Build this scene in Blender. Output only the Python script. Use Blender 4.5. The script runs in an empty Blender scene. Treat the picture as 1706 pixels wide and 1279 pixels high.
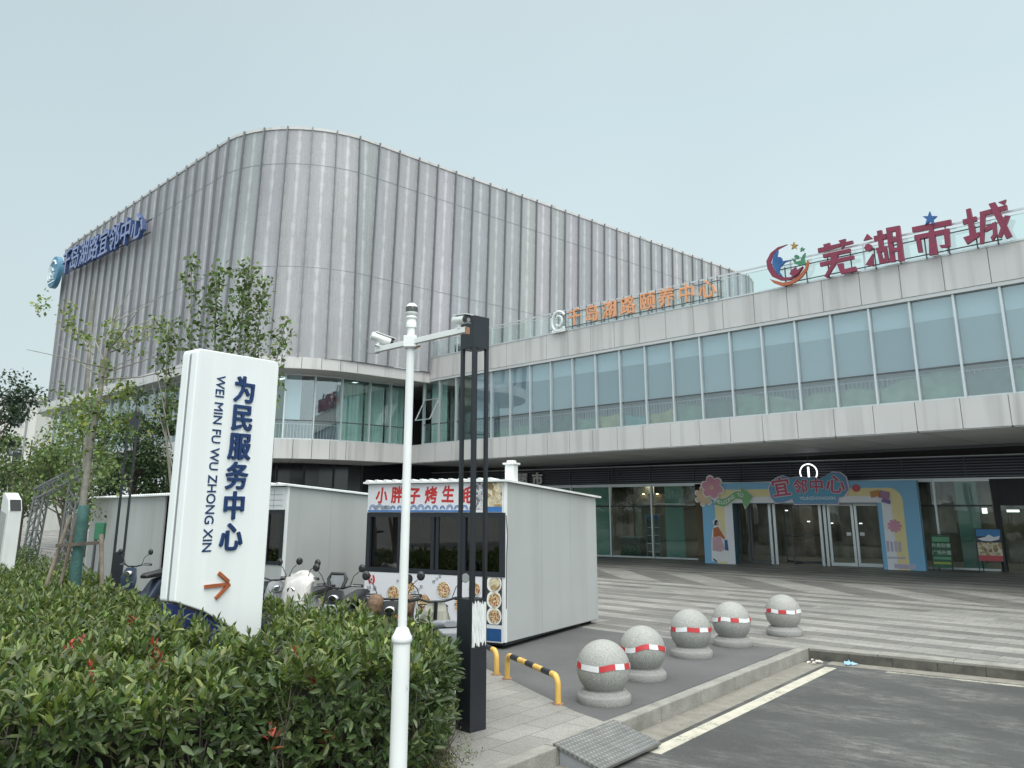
import bpy, math, random
import numpy as np
from mathutils import Matrix, Vector
random.seed(7); rng = np.random.default_rng(7)
S = bpy.context.scene
COL = S.collection
R = math.radians
# ---------------------------------------------------------------- camera
cam = bpy.data.cameras.new('camera'); cam.sensor_width = 36.0; cam.lens = 28.91
cam.shift_y = -0.0759; cam.clip_start = 0.05; cam.clip_end = 3000
co = bpy.data.objects.new('camera', cam); COL.objects.link(co)
co.location = (0, 0, 2.1); co.rotation_euler = (R(90 + 13.82), 0, 0)
S.camera = co
# ---------------------------------------------------------------- sky (overcast)
w = bpy.data.worlds.new('World'); S.world = w; w.use_nodes = True
nt = w.node_tree; N = nt.nodes; L = nt.links; N.clear()
out = N.new('ShaderNodeOutputWorld'); bg = N.new('ShaderNodeBackground'); L.new(bg.outputs[0], out.inputs[0])
sky = N.new('ShaderNodeTexSky'); sky.sky_type = 'NISHITA'; sky.sun_disc = False
sky.sun_elevation = R(44); sky.sun_rotation = R(158); sky.dust_density = 4; sky.air_density = 1.0
tc = N.new('ShaderNodeTexCoord'); sp = N.new('ShaderNodeSeparateXYZ'); L.new(tc.outputs['Generated'], sp.inputs[0])
ramp = N.new('ShaderNodeValToRGB'); L.new(sp.outputs[2], ramp.inputs[0])
e = ramp.color_ramp.elements
SK = 1.0
def stop(pos, c, new=True):
    s = e.new(pos) if new else e[0]
    s.position = pos; s.color = (c[0], c[1], c[2], 1)
stop(0.0, (.66, .75, .76), False); e[-1].position = 1.0; e[-1].color = (.66, .68, .67, 1)
stop(.18, (.60, .715, .735)); stop(.45, (.525, .645, .685)); stop(.60, (.53, .63, .66)); stop(.72, (.63, .665, .665))
# overcast skies are brighter towards the zenith: cloud luminance factor grows with height above 38 degrees
mr = N.new('ShaderNodeMapRange'); mr.inputs[1].default_value = .62; mr.inputs[2].default_value = 1.0
mr.inputs[3].default_value = 1.0; mr.inputs[4].default_value = 4.4; L.new(sp.outputs[2], mr.inputs[0])
nz = N.new('ShaderNodeTexNoise'); nz.inputs['Scale'].default_value = 1.6; nz.inputs['Detail'].default_value = 3
L.new(tc.outputs['Generated'], nz.inputs['Vector'])
nr = N.new('ShaderNodeMapRange'); nr.inputs[1].default_value = .3; nr.inputs[2].default_value = .7
nr.inputs[3].default_value = .955; nr.inputs[4].default_value = 1.045; L.new(nz.outputs[0], nr.inputs[0])
# the clouds are a little warmer and lighter to the right (east) of the square
ex = N.new('ShaderNodeMapRange'); ex.inputs[1].default_value = -.6; ex.inputs[2].default_value = .6
ex.inputs[3].default_value = .93; ex.inputs[4].default_value = 1.07; L.new(sp.outputs[0], ex.inputs[0])
m1 = N.new('ShaderNodeMath'); m1.operation = 'MULTIPLY'; L.new(mr.outputs[0], m1.inputs[0]); L.new(nr.outputs[0], m1.inputs[1])
m2 = N.new('ShaderNodeMath'); m2.operation = 'MULTIPLY'; L.new(m1.outputs[0], m2.inputs[0]); L.new(ex.outputs[0], m2.inputs[1])
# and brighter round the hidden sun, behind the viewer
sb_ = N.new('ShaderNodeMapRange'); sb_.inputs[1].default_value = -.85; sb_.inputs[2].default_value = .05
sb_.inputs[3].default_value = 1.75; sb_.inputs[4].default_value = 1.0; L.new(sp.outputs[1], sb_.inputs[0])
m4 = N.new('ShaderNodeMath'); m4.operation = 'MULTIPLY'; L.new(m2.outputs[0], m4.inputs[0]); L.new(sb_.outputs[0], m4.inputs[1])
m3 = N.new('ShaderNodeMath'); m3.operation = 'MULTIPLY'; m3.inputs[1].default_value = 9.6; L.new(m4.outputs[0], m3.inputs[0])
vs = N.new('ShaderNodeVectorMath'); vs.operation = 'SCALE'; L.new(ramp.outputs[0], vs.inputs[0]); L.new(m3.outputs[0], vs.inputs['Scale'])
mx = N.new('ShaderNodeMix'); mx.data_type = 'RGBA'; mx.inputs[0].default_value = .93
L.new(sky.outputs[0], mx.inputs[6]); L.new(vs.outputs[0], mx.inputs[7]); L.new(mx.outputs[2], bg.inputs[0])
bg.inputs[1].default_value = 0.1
# ---------------------------------------------------------------- sun behind thick cloud
sl = bpy.data.lights.new('sun', 'SUN'); sl.energy = 1.1; sl.angle = R(50); sl.color = (1, .94, .86)
so = bpy.data.objects.new('sun', sl); COL.objects.link(so); so.rotation_euler = (R(46), 0, R(22))
S.view_settings.view_transform = 'Standard'; S.view_settings.look = 'None'
S.view_settings.exposure = 0.28; S.view_settings.gamma = 1.0; S.view_settings.use_curve_mapping = False
S.render.engine = 'CYCLES'
S.cycles.use_denoising = True
S.cycles.max_bounces = 8; S.cycles.transparent_max_bounces = 24; S.cycles.diffuse_bounces = 4; S.cycles.glossy_bounces = 3
S.cycles.caustics_reflective = False; S.cycles.caustics_refractive = False
# ---------------------------------------------------------------- helpers
def tag(o, label, cat, group=None):
    o['label'] = label; o['category'] = cat
    if group: o['group'] = group
def thing(name, label, cat, loc=(0, 0, 0), rz=0.0, group=None):
    o = bpy.data.objects.new(name, None); COL.objects.link(o); o.empty_display_size = .2
    o.location = loc; o.rotation_euler = (0, 0, rz); tag(o, label, cat, group); return o
class MB:
    def __init__(s): s.v = []; s.f = []; s.mi = []; s.uv = None; s.cur = 0; s.sm = []; s.smooth = False
    def add(s, vs, fs):
        b = len(s.v); s.v += [tuple(v) for v in vs]
        for f in fs: s.f.append([b + i for i in f]); s.mi.append(s.cur); s.sm.append(s.smooth)
    def box(s, x0, x1, y0, y1, z0, z1):
        s.add([(x0, y0, z0), (x1, y0, z0), (x1, y1, z0), (x0, y1, z0), (x0, y0, z1), (x1, y0, z1), (x1, y1, z1), (x0, y1, z1)],
              [(0, 3, 2, 1), (4, 5, 6, 7), (0, 1, 5, 4), (1, 2, 6, 5), (2, 3, 7, 6), (3, 0, 4, 7)])
    def bar(s, p, q, w, h=None, up=(0, 0, 1)):
        p = Vector(p); q = Vector(q); d = (q - p)
        if d.length < 1e-6: return
        d.normalize(); h = h or w; u = Vector(up)
        if abs(d.dot(u)) > .95: u = Vector((1, 0, 0)) if abs(d.x) < .9 else Vector((0, 1, 0))
        a = d.cross(u).normalized(); b = a.cross(d).normalized(); vs = []
        for c in (p, q):
            for i, j in ((-1, -1), (1, -1), (1, 1), (-1, 1)): vs.append(c + a * i * w / 2 + b * j * h / 2)
        s.add(vs, [(0, 3, 2, 1), (4, 5, 6, 7), (0, 1, 5, 4), (1, 2, 6, 5), (2, 3, 7, 6), (3, 0, 4, 7)])
    def tube(s, pts, r, n=8, caps=True):
        pts = [Vector(p) for p in pts]; m = len(pts)
        rs = [r] * m if not hasattr(r, '__len__') else list(r)
        vs = []; a = None; sm = s.smooth; s.smooth = True
        for i, p in enumerate(pts):
            d = (pts[min(i + 1, m - 1)] - pts[max(i - 1, 0)])
            if d.length < 1e-9: d = Vector((0, 0, 1))
            d.normalize()
            if a is None:
                u = Vector((0, 0, 1)) if abs(d.z) < .9 else Vector((1, 0, 0)); a = d.cross(u).normalized()
            else:
                a = (a - d * a.dot(d)); a = a.normalized() if a.length > 1e-6 else d.orthogonal().normalized()
            b = d.cross(a)
            for k in range(n):
                t = 2 * math.pi * k / n; vs.append(p + (a * math.cos(t) + b * math.sin(t)) * rs[i])
        fs = [(i * n + k, i * n + (k + 1) % n, (i + 1) * n + (k + 1) % n, (i + 1) * n + k) for i in range(m - 1) for k in range(n)]
        s.add(vs, fs); s.smooth = sm
        if caps: s.add([vs[k] for k in range(n)][::-1], [tuple(range(n))]); s.add(vs[-n:], [tuple(range(n))])
    def lathe(s, prof, c=(0, 0, 0), n=24, smooth=True):
        vs = []; c = Vector(c); sm = s.smooth; s.smooth = smooth
        for r, z in prof:
            for k in range(n):
                t = 2 * math.pi * k / n; vs.append((c.x + r * math.cos(t), c.y + r * math.sin(t), c.z + z))
        m = len(prof)
        s.add(vs, [(i * n + k, i * n + (k + 1) % n, (i + 1) * n + (k + 1) % n, (i + 1) * n + k) for i in range(m - 1) for k in range(n)])
        s.smooth = sm
        if prof[0][0] > 1e-4: s.add(vs[:n][::-1], [tuple(range(n))])
        if prof[-1][0] > 1e-4: s.add(vs[-n:], [tuple(range(n))])
    def prism(s, poly, M, depth):
        """poly in plane coords (a,b); M maps (a,b,c) to space; extruded from c=0 to c=depth"""
        n = len(poly)
        ar = sum(poly[i][0] * poly[(i + 1) % n][1] - poly[(i + 1) % n][0] * poly[i][1] for i in range(n))
        if ar < 0: poly = poly[::-1]
        v0 = [M @ Vector((a, b, 0)) for a, b in poly]; v1 = [M @ Vector((a, b, depth)) for a, b in poly]
        s.add(v0 + v1, [tuple(range(n))[::-1], tuple(range(n, 2 * n))] + [(i, (i + 1) % n, n + (i + 1) % n, n + i) for i in range(n)])
    def loft(s, rings, caps=True, closed=True):
        n = len(rings[0]); vs = [p for r in rings for p in r]; m = len(rings)
        s.add(vs, [(i * n + k, i * n + (k + 1) % n, (i + 1) * n + (k + 1) % n, (i + 1) * n + k) for i in range(m - 1) for k in range(n if closed else n - 1)])
        if caps: s.add(rings[0][::-1], [tuple(range(n))]); s.add(rings[-1], [tuple(range(n))])
    def build(s, name, mat, parent=None, bevel=0.0, label=None, kind=None):
        me = bpy.data.meshes.new(name); me.from_pydata(s.v, [], s.f)
        ms = mat if isinstance(mat, (list, tuple)) else [mat]
        for m in ms: me.materials.append(m)
        me.polygons.foreach_set('material_index', s.mi); me.polygons.foreach_set('use_smooth', s.sm)
        if s.uv:
            ul = me.uv_layers.new(name='UVMap'); flat = []
            for f in s.f:
                for i in f: flat += s.uv[i]
            ul.data.foreach_set('uv', flat)
        me.update()
        o = bpy.data.objects.new(name, me); COL.objects.link(o)
        if parent: o.parent = parent
        if bevel:
            b = o.modifiers.new('bevel', 'BEVEL'); b.width = bevel; b.segments = 2; b.limit_method = 'ANGLE'; b.angle_limit = R(40)
        if label: o['label'] = label
        if kind: o['kind'] = kind
        return o
def one(name, mat, parent, fn, bevel=0.0, label=None):
    m = MB(); fn(m); return m.build(name, mat, parent, bevel, label)
def copy_tree(o, parent=None):
    c = o.copy(); COL.objects.link(c)
    if parent: c.parent = parent
    for ch in list(o.children): copy_tree(ch, c)
    return c
def FM(x, y, z):      # plane frame on a front (x right, z up, facing -y)
    return Matrix(((1, 0, 0, x), (0, 0, -1, y), (0, 1, 0, z), (0, 0, 0, 1)))
def text(body, size, mat, parent, M, name='lettering', extrude=.01, bold=0.0, sx=1.0, align='CENTER', shear=0.0, spacing=1.0):
    c = bpy.data.curves.new(name, 'FONT'); c.body = body; c.size = size; c.extrude = extrude
    c.align_x = align; c.align_y = 'CENTER'; c.shear = shear; c.resolution_u = 3; c.space_character = spacing
    t = bpy.data.objects.new(name, c); COL.objects.link(t)
    me = bpy.data.meshes.new_from_object(t.evaluated_get(bpy.context.evaluated_depsgraph_get()))
    bpy.data.objects.remove(t); bpy.data.curves.remove(c)
    if bold:      # heavier strokes: shifted copies of the glyph, each a hair deeper than the last
        b_ = MB(); vs = [v.co.copy() for v in me.vertices]; fs = [tuple(p.vertices) for p in me.polygons]; n_ = 8
        for k in range(n_):
            t_ = 2 * math.pi * k / n_; o_ = Vector((math.cos(t_) * bold * size, math.sin(t_) * bold * size, -.00025 * k)); b_.add([v + o_ for v in vs], fs)
        bpy.data.meshes.remove(me); me = bpy.data.meshes.new(name); me.from_pydata(b_.v, [], b_.f); me.update()
    me.name = name; me.transform(M @ Matrix.Diagonal((sx, 1, 1, 1)))
    me.materials.clear(); me.materials.append(mat)
    o = bpy.data.objects.new(name, me); COL.objects.link(o); o.parent = parent; return o
# ---------------------------------------------------------------- materials
MATS = {}
def mat(name, col, rough=.6, metal=0.0, var=.12, scale=3.0, bump=0.0, bscale=None, spec=.5, streak=0.0, emit=None, coat=0.0, speck=0.0):
    if name in MATS: return MATS[name]
    m = bpy.data.materials.new(name); m.use_nodes = True; t = m.node_tree; n = t.nodes; l = t.links
    b = n['Principled BSDF']; b.inputs['Roughness'].default_value = rough; b.inputs['Metallic'].default_value = metal
    b.inputs['Specular IOR Level'].default_value = spec; b.inputs['Coat Weight'].default_value = coat
    g = n.new('ShaderNodeNewGeometry')
    no = n.new('ShaderNodeTexNoise'); no.inputs['Scale'].default_value = scale; no.inputs['Detail'].default_value = 5
    l.new(g.outputs['Position'], no.inputs['Vector'])
    a = n.new('ShaderNodeMapRange'); a.inputs[1].default_value = .25; a.inputs[2].default_value = .75
    a.inputs[3].default_value = 1 - var; a.inputs[4].default_value = 1 + var; l.new(no.outputs[0], a.inputs[0])
    last = a.outputs[0]
    def mulv(x, y):
        q = n.new('ShaderNodeMath'); q.operation = 'MULTIPLY'; l.new(x, q.inputs[0]); l.new(y, q.inputs[1]); return q.outputs[0]
    if streak:
        mp = n.new('ShaderNodeMapping'); mp.inputs['Scale'].default_value = (2.6, 2.6, .13); l.new(g.outputs['Position'], mp.inputs[0])
        n2 = n.new('ShaderNodeTexNoise'); n2.inputs['Scale'].default_value = 1.0; n2.inputs['Detail'].default_value = 4; l.new(mp.outputs[0], n2.inputs['Vector'])
        a2 = n.new('ShaderNodeMapRange'); a2.inputs[1].default_value = .50; a2.inputs[2].default_value = .72
        a2.inputs[3].default_value = 1.0; a2.inputs[4].default_value = 1 - streak; l.new(n2.outputs[0], a2.inputs[0]); last = mulv(last, a2.outputs[0])
    if speck:
        n3 = n.new('ShaderNodeTexNoise'); n3.inputs['Scale'].default_value = 95; n3.inputs['Detail'].default_value = 3; l.new(g.outputs['Position'], n3.inputs['Vector'])
        a3 = n.new('ShaderNodeMapRange'); a3.inputs[1].default_value = .35; a3.inputs[2].default_value = .65
        a3.inputs[3].default_value = 1 - speck; a3.inputs[4].default_value = 1 + speck * .7; l.new(n3.outputs[0], a3.inputs[0]); last = mulv(last, a3.outputs[0])
    v = n.new('ShaderNodeVectorMath'); v.operation = 'SCALE'; v.inputs[0].default_value = col; l.new(last, v.inputs['Scale'])
    l.new(v.outputs[0], b.inputs['Base Color'])
    r2 = n.new('ShaderNodeMapRange'); r2.inputs[3].default_value = max(0, rough - .08); r2.inputs[4].default_value = min(1, rough + .08)
    l.new(no.outputs[0], r2.inputs[0]); l.new(r2.outputs[0], b.inputs['Roughness'])
    if bump:
        n4 = n.new('ShaderNodeTexNoise'); n4.inputs['Scale'].default_value = bscale or scale * 4; n4.inputs['Detail'].default_value = 4; l.new(g.outputs['Position'], n4.inputs['Vector'])
        bp = n.new('ShaderNodeBump'); bp.inputs['Strength'].default_value = bump; bp.inputs['Distance'].default_value = .02
        l.new(n4.outputs[0], bp.inputs['Height']); l.new(bp.outputs[0], b.inputs['Normal'])
    if emit: b.inputs['Emission Color'].default_value = (*emit[:3], 1); b.inputs['Emission Strength'].default_value = emit[3]
    MATS[name] = m; return m
def glass(name, tint=(.75, .88, .84), refl=.16, rough=.01, gl=(1, 1, 1)):
    m = bpy.data.materials.new(name); m.use_nodes = True; t = m.node_tree; n = t.nodes; l = t.links; n.clear()
    o = n.new('ShaderNodeOutputMaterial'); tr = n.new('ShaderNodeBsdfTransparent'); tr.inputs[0].default_value = (*tint, 1)
    g = n.new('ShaderNodeBsdfGlossy'); g.inputs['Roughness'].default_value = rough; g.inputs[0].default_value = (*gl, 1)
    ge = n.new('ShaderNodeNewGeometry'); no = n.new('ShaderNodeTexNoise'); no.inputs['Scale'].default_value = .55; no.inputs['Detail'].default_value = 1
    l.new(ge.outputs['Position'], no.inputs['Vector'])
    bp = n.new('ShaderNodeBump'); bp.inputs['Strength'].default_value = .12; bp.inputs['Distance'].default_value = .05; l.new(no.outputs[0], bp.inputs['Height']); l.new(bp.outputs[0], g.inputs['Normal'])
    lf = n.new('ShaderNodeLayerWeight'); lf.inputs[0].default_value = .5; lw = n.new('ShaderNodeMath'); lw.operation = 'POWER'; lw.inputs[1].default_value = 5.0; l.new(lf.outputs['Facing'], lw.inputs[0])
    lw2 = n.new('ShaderNodeMath'); lw2.operation = 'MULTIPLY_ADD'; lw2.inputs[1].default_value = .96; lw2.inputs[2].default_value = .04; l.new(lw.outputs[0], lw2.inputs[0]); lw = lw2
    a = n.new('ShaderNodeMath'); a.operation = 'ADD'; a.use_clamp = True; a.inputs[1].default_value = refl; l.new(lw.outputs[0], a.inputs[0])
    if refl < 0: a.operation = 'MULTIPLY'; a.inputs[1].default_value = -refl
    x = n.new('ShaderNodeMixShader'); l.new(a.outputs[0], x.inputs[0]); l.new(tr.outputs[0], x.inputs[1]); l.new(g.outputs[0], x.inputs[2]); l.new(x.outputs[0], o.inputs[0])
    return m
class NG:   # tiny helper for custom node materials
    def __init__(s, name, rough=.8):
        s.m = bpy.data.materials.new(name); s.m.use_nodes = True; s.t = s.m.node_tree; s.n = s.t.nodes; s.l = s.t.links
        s.b = s.n['Principled BSDF']; s.b.inputs['Roughness'].default_value = rough
        s.pos = s.n.new('ShaderNodeNewGeometry').outputs['Position']
    def val(s, sock, x):
        if isinstance(x, (int, float)): sock.default_value = x
        elif isinstance(x, (tuple, list)): sock.default_value = x
        else: s.l.new(x, sock)
    def math(s, op, a, b=0.0, c=0.0, clamp=False):
        q = s.n.new('ShaderNodeMath'); q.operation = op; q.use_clamp = clamp
        s.val(q.inputs[0], a); s.val(q.inputs[1], b); s.val(q.inputs[2], c); return q.outputs[0]
    def dot(s, v, d):
        q = s.n.new('ShaderNodeVectorMath'); q.operation = 'DOT_PRODUCT'; s.l.new(v, q.inputs[0]); q.inputs[1].default_value = d; return q.outputs['Value']
    def noise(s, scale, detail=4, vec=None, rough=.55):
        q = s.n.new('ShaderNodeTexNoise'); q.inputs['Scale'].default_value = scale; q.inputs['Detail'].default_value = detail
        q.inputs['Roughness'].default_value = rough
        s.l.new(vec or s.pos, q.inputs['Vector']); return q.outputs[0]
    def rng(s, x, a, b, c, d):
        q = s.n.new('ShaderNodeMapRange'); s.val(q.inputs[0], x)
        for i, k in enumerate((a, b, c, d)): q.inputs[i + 1].default_value = k
        return q.outputs[0]
    def mix(s, f, a, b):
        q = s.n.new('ShaderNodeMix'); q.data_type = 'RGBA'; s.val(q.inputs[0], f)
        for i, c in ((6, a), (7, b)):
            if isinstance(c, tuple): q.inputs[i].default_value = (*c[:3], 1)
            else: s.l.new(c, q.inputs[i])
        return q.outputs[2]
    def comb(s, x, y, z=0.0):
        q = s.n.new('ShaderNodeCombineXYZ'); s.val(q.inputs[0], x); s.val(q.inputs[1], y); s.val(q.inputs[2], z); return q.outputs[0]
    def scale(s, c, f):
        q = s.n.new('ShaderNodeVectorMath'); q.operation = 'SCALE'; s.val(q.inputs[0], c if not isinstance(c, tuple) else c[:3]); s.val(q.inputs['Scale'], f); return q.outputs[0]
    def bump(s, h, st=.3, d=.01):
        q = s.n.new('ShaderNodeBump'); q.inputs['Strength'].default_value = st; q.inputs['Distance'].default_value = d; s.l.new(h, q.inputs['Height']); s.l.new(q.outputs[0], s.b.inputs['Normal'])
    def base(s, c): s.l.new(c, s.b.inputs['Base Color']); return s.m
M_fascia = mat('fascia_panel', (.555, .545, .54), .45, 0, .05, .7, streak=.28)
M_fascia_back = mat('fascia_joint', (.08, .08, .085), .8)
M_alu = mat('aluminium', (.62, .66, .68), .38, .55, .05, 2)
M_darkalu = mat('dark_aluminium', (.10, .11, .12), .45, .3, .08, 2)
M_fin = mat('fin_metal', (.225, .235, .25), .5, .3, .08, .6)
M_soffit = mat('soffit_panel', (.52, .53, .54), .5, 0, .08, .6)
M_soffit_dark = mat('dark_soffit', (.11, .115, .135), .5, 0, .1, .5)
M_louvre = mat('louvre', (.14, .15, .18), .3, .3, .1, 1)
M_white = mat('white_paint', (.80, .82, .81), .38, 0, .05, 2, streak=.16, coat=.2)
M_concrete = mat('concrete', (.36, .36, .35), .85, 0, .15, 3, bump=.2)
M_interior = mat('interior_wall', (.30, .31, .30), .8, 0, .15, .6)
M_dark_int = mat('dark_interior', (.05, .052, .055), .8, 0, .3, 1)
M_blinds = [mat('roller_blind' + s_, c_, .85, 0, .06, .4) for s_, c_ in (('', (.37, .425, .46)), ('_pale', (.43, .48, .51)), ('_dark', (.32, .375, .415)))]; M_blind = M_blinds[0]
M_blind_lt = mat('light_blind', (.66, .74, .78), .85, 0, .05, .4)
M_curtain = mat('white_curtain', (.62, .68, .68), .85, 0, .1, 2, streak=.25)
M_rail_white = mat('white_rail', (.72, .74, .74), .5)
M_glass_up = glass('upper_glass', (.85, .91, .93), .10, gl=(.96, .99, 1.0)); M_glass_teal = glass('teal_glass', (.80, .91, .885), .05)
M_glass_gr = glass('green_glass', (.82, .90, .875), -.75)
M_glass_rail = glass('railing_glass', (.92, .975, .96), .05)
M_black = mat('black_plastic', (.018, .019, .021), .4, 0, .1, 6)
M_rubber = mat('rubber', (.02, .02, .02), .8, 0, .1, 8)
M_lamp = mat('lamp_black_paint', (.022, .026, .033), .42, .2, .15, 1.5, streak=.2)
M_chrome = mat('chrome', (.75, .76, .78), .12, 1.0, .03, 3)
M_mirror = mat('mirror_glass', (.85, .88, .9), .05, 1.0, .02, 3)
M_grey_pl = mat('grey_plastic', (.28, .29, .31), .45, 0, .08, 5)
M_navy = mat('navy_lettering', (.007, .034, .125), .45, 0, .08, 2)
M_navy_base = mat('navy_panel', (.012, .022, .11), .4, 0, .08, 2)
M_rust = mat('orange_arrow', (.36, .10, .035), .5, 0, .25, 12)
M_yellow = mat('yellow_paint', (.72, .45, .11), .5, 0, .12, 9)
M_red = mat('red_lettering', (.48, .03, .03), .5, 0, .06, 4)
M_redtape = mat('red_tape', (.50, .035, .04), .35, 0, .1, 9)
M_whitetape = mat('white_tape', (.72, .74, .74), .35, 0, .08, 9)
M_crim = mat('crimson_letter', (.23, .035, .075), .5, 0, .15, 2.5)
M_bark = mat('bark', (.25, .235, .20), .9, 0, .3, 9, bump=.5)
M_bark_d = mat('dark_bark', (.10, .085, .07), .9, 0, .3, 9, bump=.5)
M_wood = mat('grey_wood', (.24, .20, .16), .85, 0, .3, 8, bump=.3)
M_kiosk = mat('grey_sandwich_panel', (.435, .45, .445), .5, 0, .05, .9, streak=.10)
M_kiosk_w = mat('white_sandwich_panel', (.66, .68, .69), .5, 0, .04, .9, streak=.08)
M_glow = mat('lit_white', (.9, .9, .9), .5, emit=(1, 1, 1, 1.6))
M_warm = mat('warm_lamp', (.9, .8, .6), .5, emit=(1, .82, .55, 6))
# ================================================================ GROUND
def sheet(name, poly, z, m):
    b = MB(); b.add([(x, y, z) for x, y in poly], [tuple(range(len(poly)))]); return b.build(name, m, kind='structure')
# granite plaza: stripes parallel to the shop front, a chevron course in front of the entrance
g = NG('plaza_granite', .7)
lx = g.math('ADD', g.dot(g.pos, (.702, -.712, 0)), 30.2); ly = g.math('ADD', g.dot(g.pos, (.712, .702, 0)), -23.7)
def stripes(coord, per, duty):
    f = g.math('FRACT', g.math('DIVIDE', coord, per)); return g.rng(f, duty - .012, duty + .012, 0.0, 1.0)
warp = g.math('MULTIPLY', g.math('FLOOR', g.math('DIVIDE', lx, 2.4)), .37)
lyw = g.math('ADD', ly, g.math('MULTIPLY', g.math('SUBTRACT', g.noise(1.7, 2), .5), .06))
sA0 = stripes(lyw, .95, .42)
wv = g.n.new('ShaderNodeTexWhiteNoise'); wv.noise_dimensions = '2D'
g.l.new(g.comb(g.math('FLOOR', g.math('DIVIDE', g.math('ADD', lx, g.math('MULTIPLY', g.math('FLOOR', g.math('DIVIDE', ly, .475)), 1.37)), 2.4)), g.math('FLOOR', g.math('DIVIDE', ly, .475))), wv.inputs['Vector'])
swp = g.rng(wv.outputs[0], .88, .881, 0, 1)
sA = g.math('ABSOLUTE', g.math('SUBTRACT', sA0, g.math('MULTIPLY', swp, .75)))
sA = g.math('ADD', g.math('MULTIPLY', sA, g.rng(wv.outputs[0], 0, .88, .82, 1.0)), .04)
diag = g.math('ADD', g.math('MULTIPLY', lx, .635), g.math('MULTIPLY', ly, .77))
sB = stripes(diag, 1.9, .52)
inb = g.math('MULTIPLY', g.rng(ly, -2.62, -2.6, 0, 1), g.rng(ly, .6, .62, 1, 0))
st = g.n.new('ShaderNodeMix'); st.data_type = 'FLOAT'; g.l.new(inb, st.inputs[0]); g.l.new(sA, st.inputs[2]); g.l.new(sB, st.inputs[3])
br = g.n.new('ShaderNodeTexBrick'); br.inputs['Scale'].default_value = 1.0; br.inputs['Brick Width'].default_value = .62; br.inputs['Row Height'].default_value = .316
br.inputs['Mortar Size'].default_value = .006; br.inputs['Color1'].default_value = (.84, .84, .84, 1); br.inputs['Color2'].default_value = (1.1, 1.1, 1.1, 1); br.inputs['Mortar'].default_value = (.45, .44, .42, 1)
br.offset = .5
g.l.new(g.comb(lx, ly), br.inputs['Vector'])
blk = g.math('ADD', g.math('MULTIPLY', st.outputs[0], .92), 0.0, clamp=True)
c = g.mix(blk, (.172, .165, .152), (.305, .297, .275))
dirt = g.rng(g.noise(.45, 5), .35, .7, .78, 1.12); sp_ = g.rng(g.noise(120, 2), .3, .7, .86, 1.13)
sp2 = g.rng(g.noise(22, 4), .35, .65, .82, 1.15)
c = g.scale(c, g.math('MULTIPLY', g.math('MULTIPLY', dirt, sp_), sp2))
q = g.n.new('ShaderNodeVectorMath'); q.operation = 'MULTIPLY'; g.l.new(c, q.inputs[0]); g.l.new(br.outputs[0], q.inputs[1])
g.l.new(g.rng(g.noise(1.2, 3), .3, .7, .5, .8), g.b.inputs['Roughness'])
g.bump(br.outputs['Fac'], .25, -.004); M_plaza = g.base(q.outputs[0])
# lighter pavers by the hoop barriers
g = NG('granite_pavers', .75)
kx = g.math('ADD', g.dot(g.pos, (.609, .793, 0)), 0.0); ky = g.dot(g.pos, (-.793, .609, 0))
br = g.n.new('ShaderNodeTexBrick'); br.inputs['Scale'].default_value = 1.0; br.inputs['Brick Width'].default_value = .6; br.inputs['Row Height'].default_value = .3
br.inputs['Mortar Size'].default_value = .005; br.inputs['Color1'].default_value = (.86, .86, .86, 1); br.inputs['Color2'].default_value = (1.08, 1.08, 1.08, 1); br.inputs['Mortar'].default_value = (.42, .4, .37, 1)
g.l.new(g.comb(kx, ky), br.inputs['Vector'])
c = g.scale((.285, .277, .255), g.math('MULTIPLY', g.rng(g.noise(150, 3), .35, .65, .55, 1.3), g.rng(g.noise(.9, 4), .3, .7, .8, 1.1)))
q = g.n.new('ShaderNodeVectorMath'); q.operation = 'MULTIPLY'; g.l.new(c, q.inputs[0]); g.l.new(br.outputs[0], q.inputs[1])
g.bump(br.outputs['Fac'], .3, -.004); M_paver = g.base(q.outputs[0])
def asphalt(name, col, dust, ag):
    g = NG(name, .85)
    an = g.comb(g.math('MULTIPLY', g.dot(g.pos, (.811, -.585, 0)), .45), g.dot(g.pos, (.585, .811, 0)))
    f = g.rng(g.noise(1.5, 7, an, .65), .44, .68, 0, 1); f2 = g.rng(g.noise(11, 6, an, .75), .40, .66, 0, 1)
    f = g.math('MULTIPLY', f, f2)
    c = g.mix(g.math('MULTIPLY', f, dust), col, (.34, .335, .31))
    c = g.scale(c, g.math('MULTIPLY', g.rng(g.noise(110, 3, rough=.7), .3, .7, 1 - ag, 1 + ag), g.rng(g.noise(.35, 4), .3, .7, .78, 1.2)))
    g.bump(g.noise(140, 3), .5, .006); return g.base(c)
M_road = asphalt('road_asphalt', (.060, .062, .060), .5, .4)
M_pad = asphalt('grey_screed', (.105, .104, .105), .12, .16)
def worn(name, col, thr):
    g = NG(name, .75); k = g.math('ADD', g.math('MULTIPLY', g.noise(38, 5, rough=.7), .6), g.math('MULTIPLY', g.noise(3.2, 4), .4))
    c = g.mix(g.rng(k, thr - .05, thr + .05, 0, 1), (.12, .12, .11), col); g.bump(g.noise(120, 3), .4, .005)
    return g.base(g.scale(c, g.rng(g.noise(7, 4), .3, .7, .85, 1.12)))
M_line = worn('worn_road_paint', (.50, .475, .39), .41)
M_line2 = worn('dirty_road_paint', (.40, .38, .31), .50)
M_kerb = mat('granite_kerb', (.27, .262, .235), .8, 0, .26, 4, bump=.25, bscale=40, speck=.22)
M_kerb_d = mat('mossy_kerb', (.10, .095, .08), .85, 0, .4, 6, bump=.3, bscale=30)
M_gut = mat('gutter_paving', (.225, .21, .18), .85, 0, .2, 6, bump=.2, speck=.2)
M_soil = mat('soil', (.07, .055, .04), .95, 0, .3, 6, bump=.6)
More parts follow.
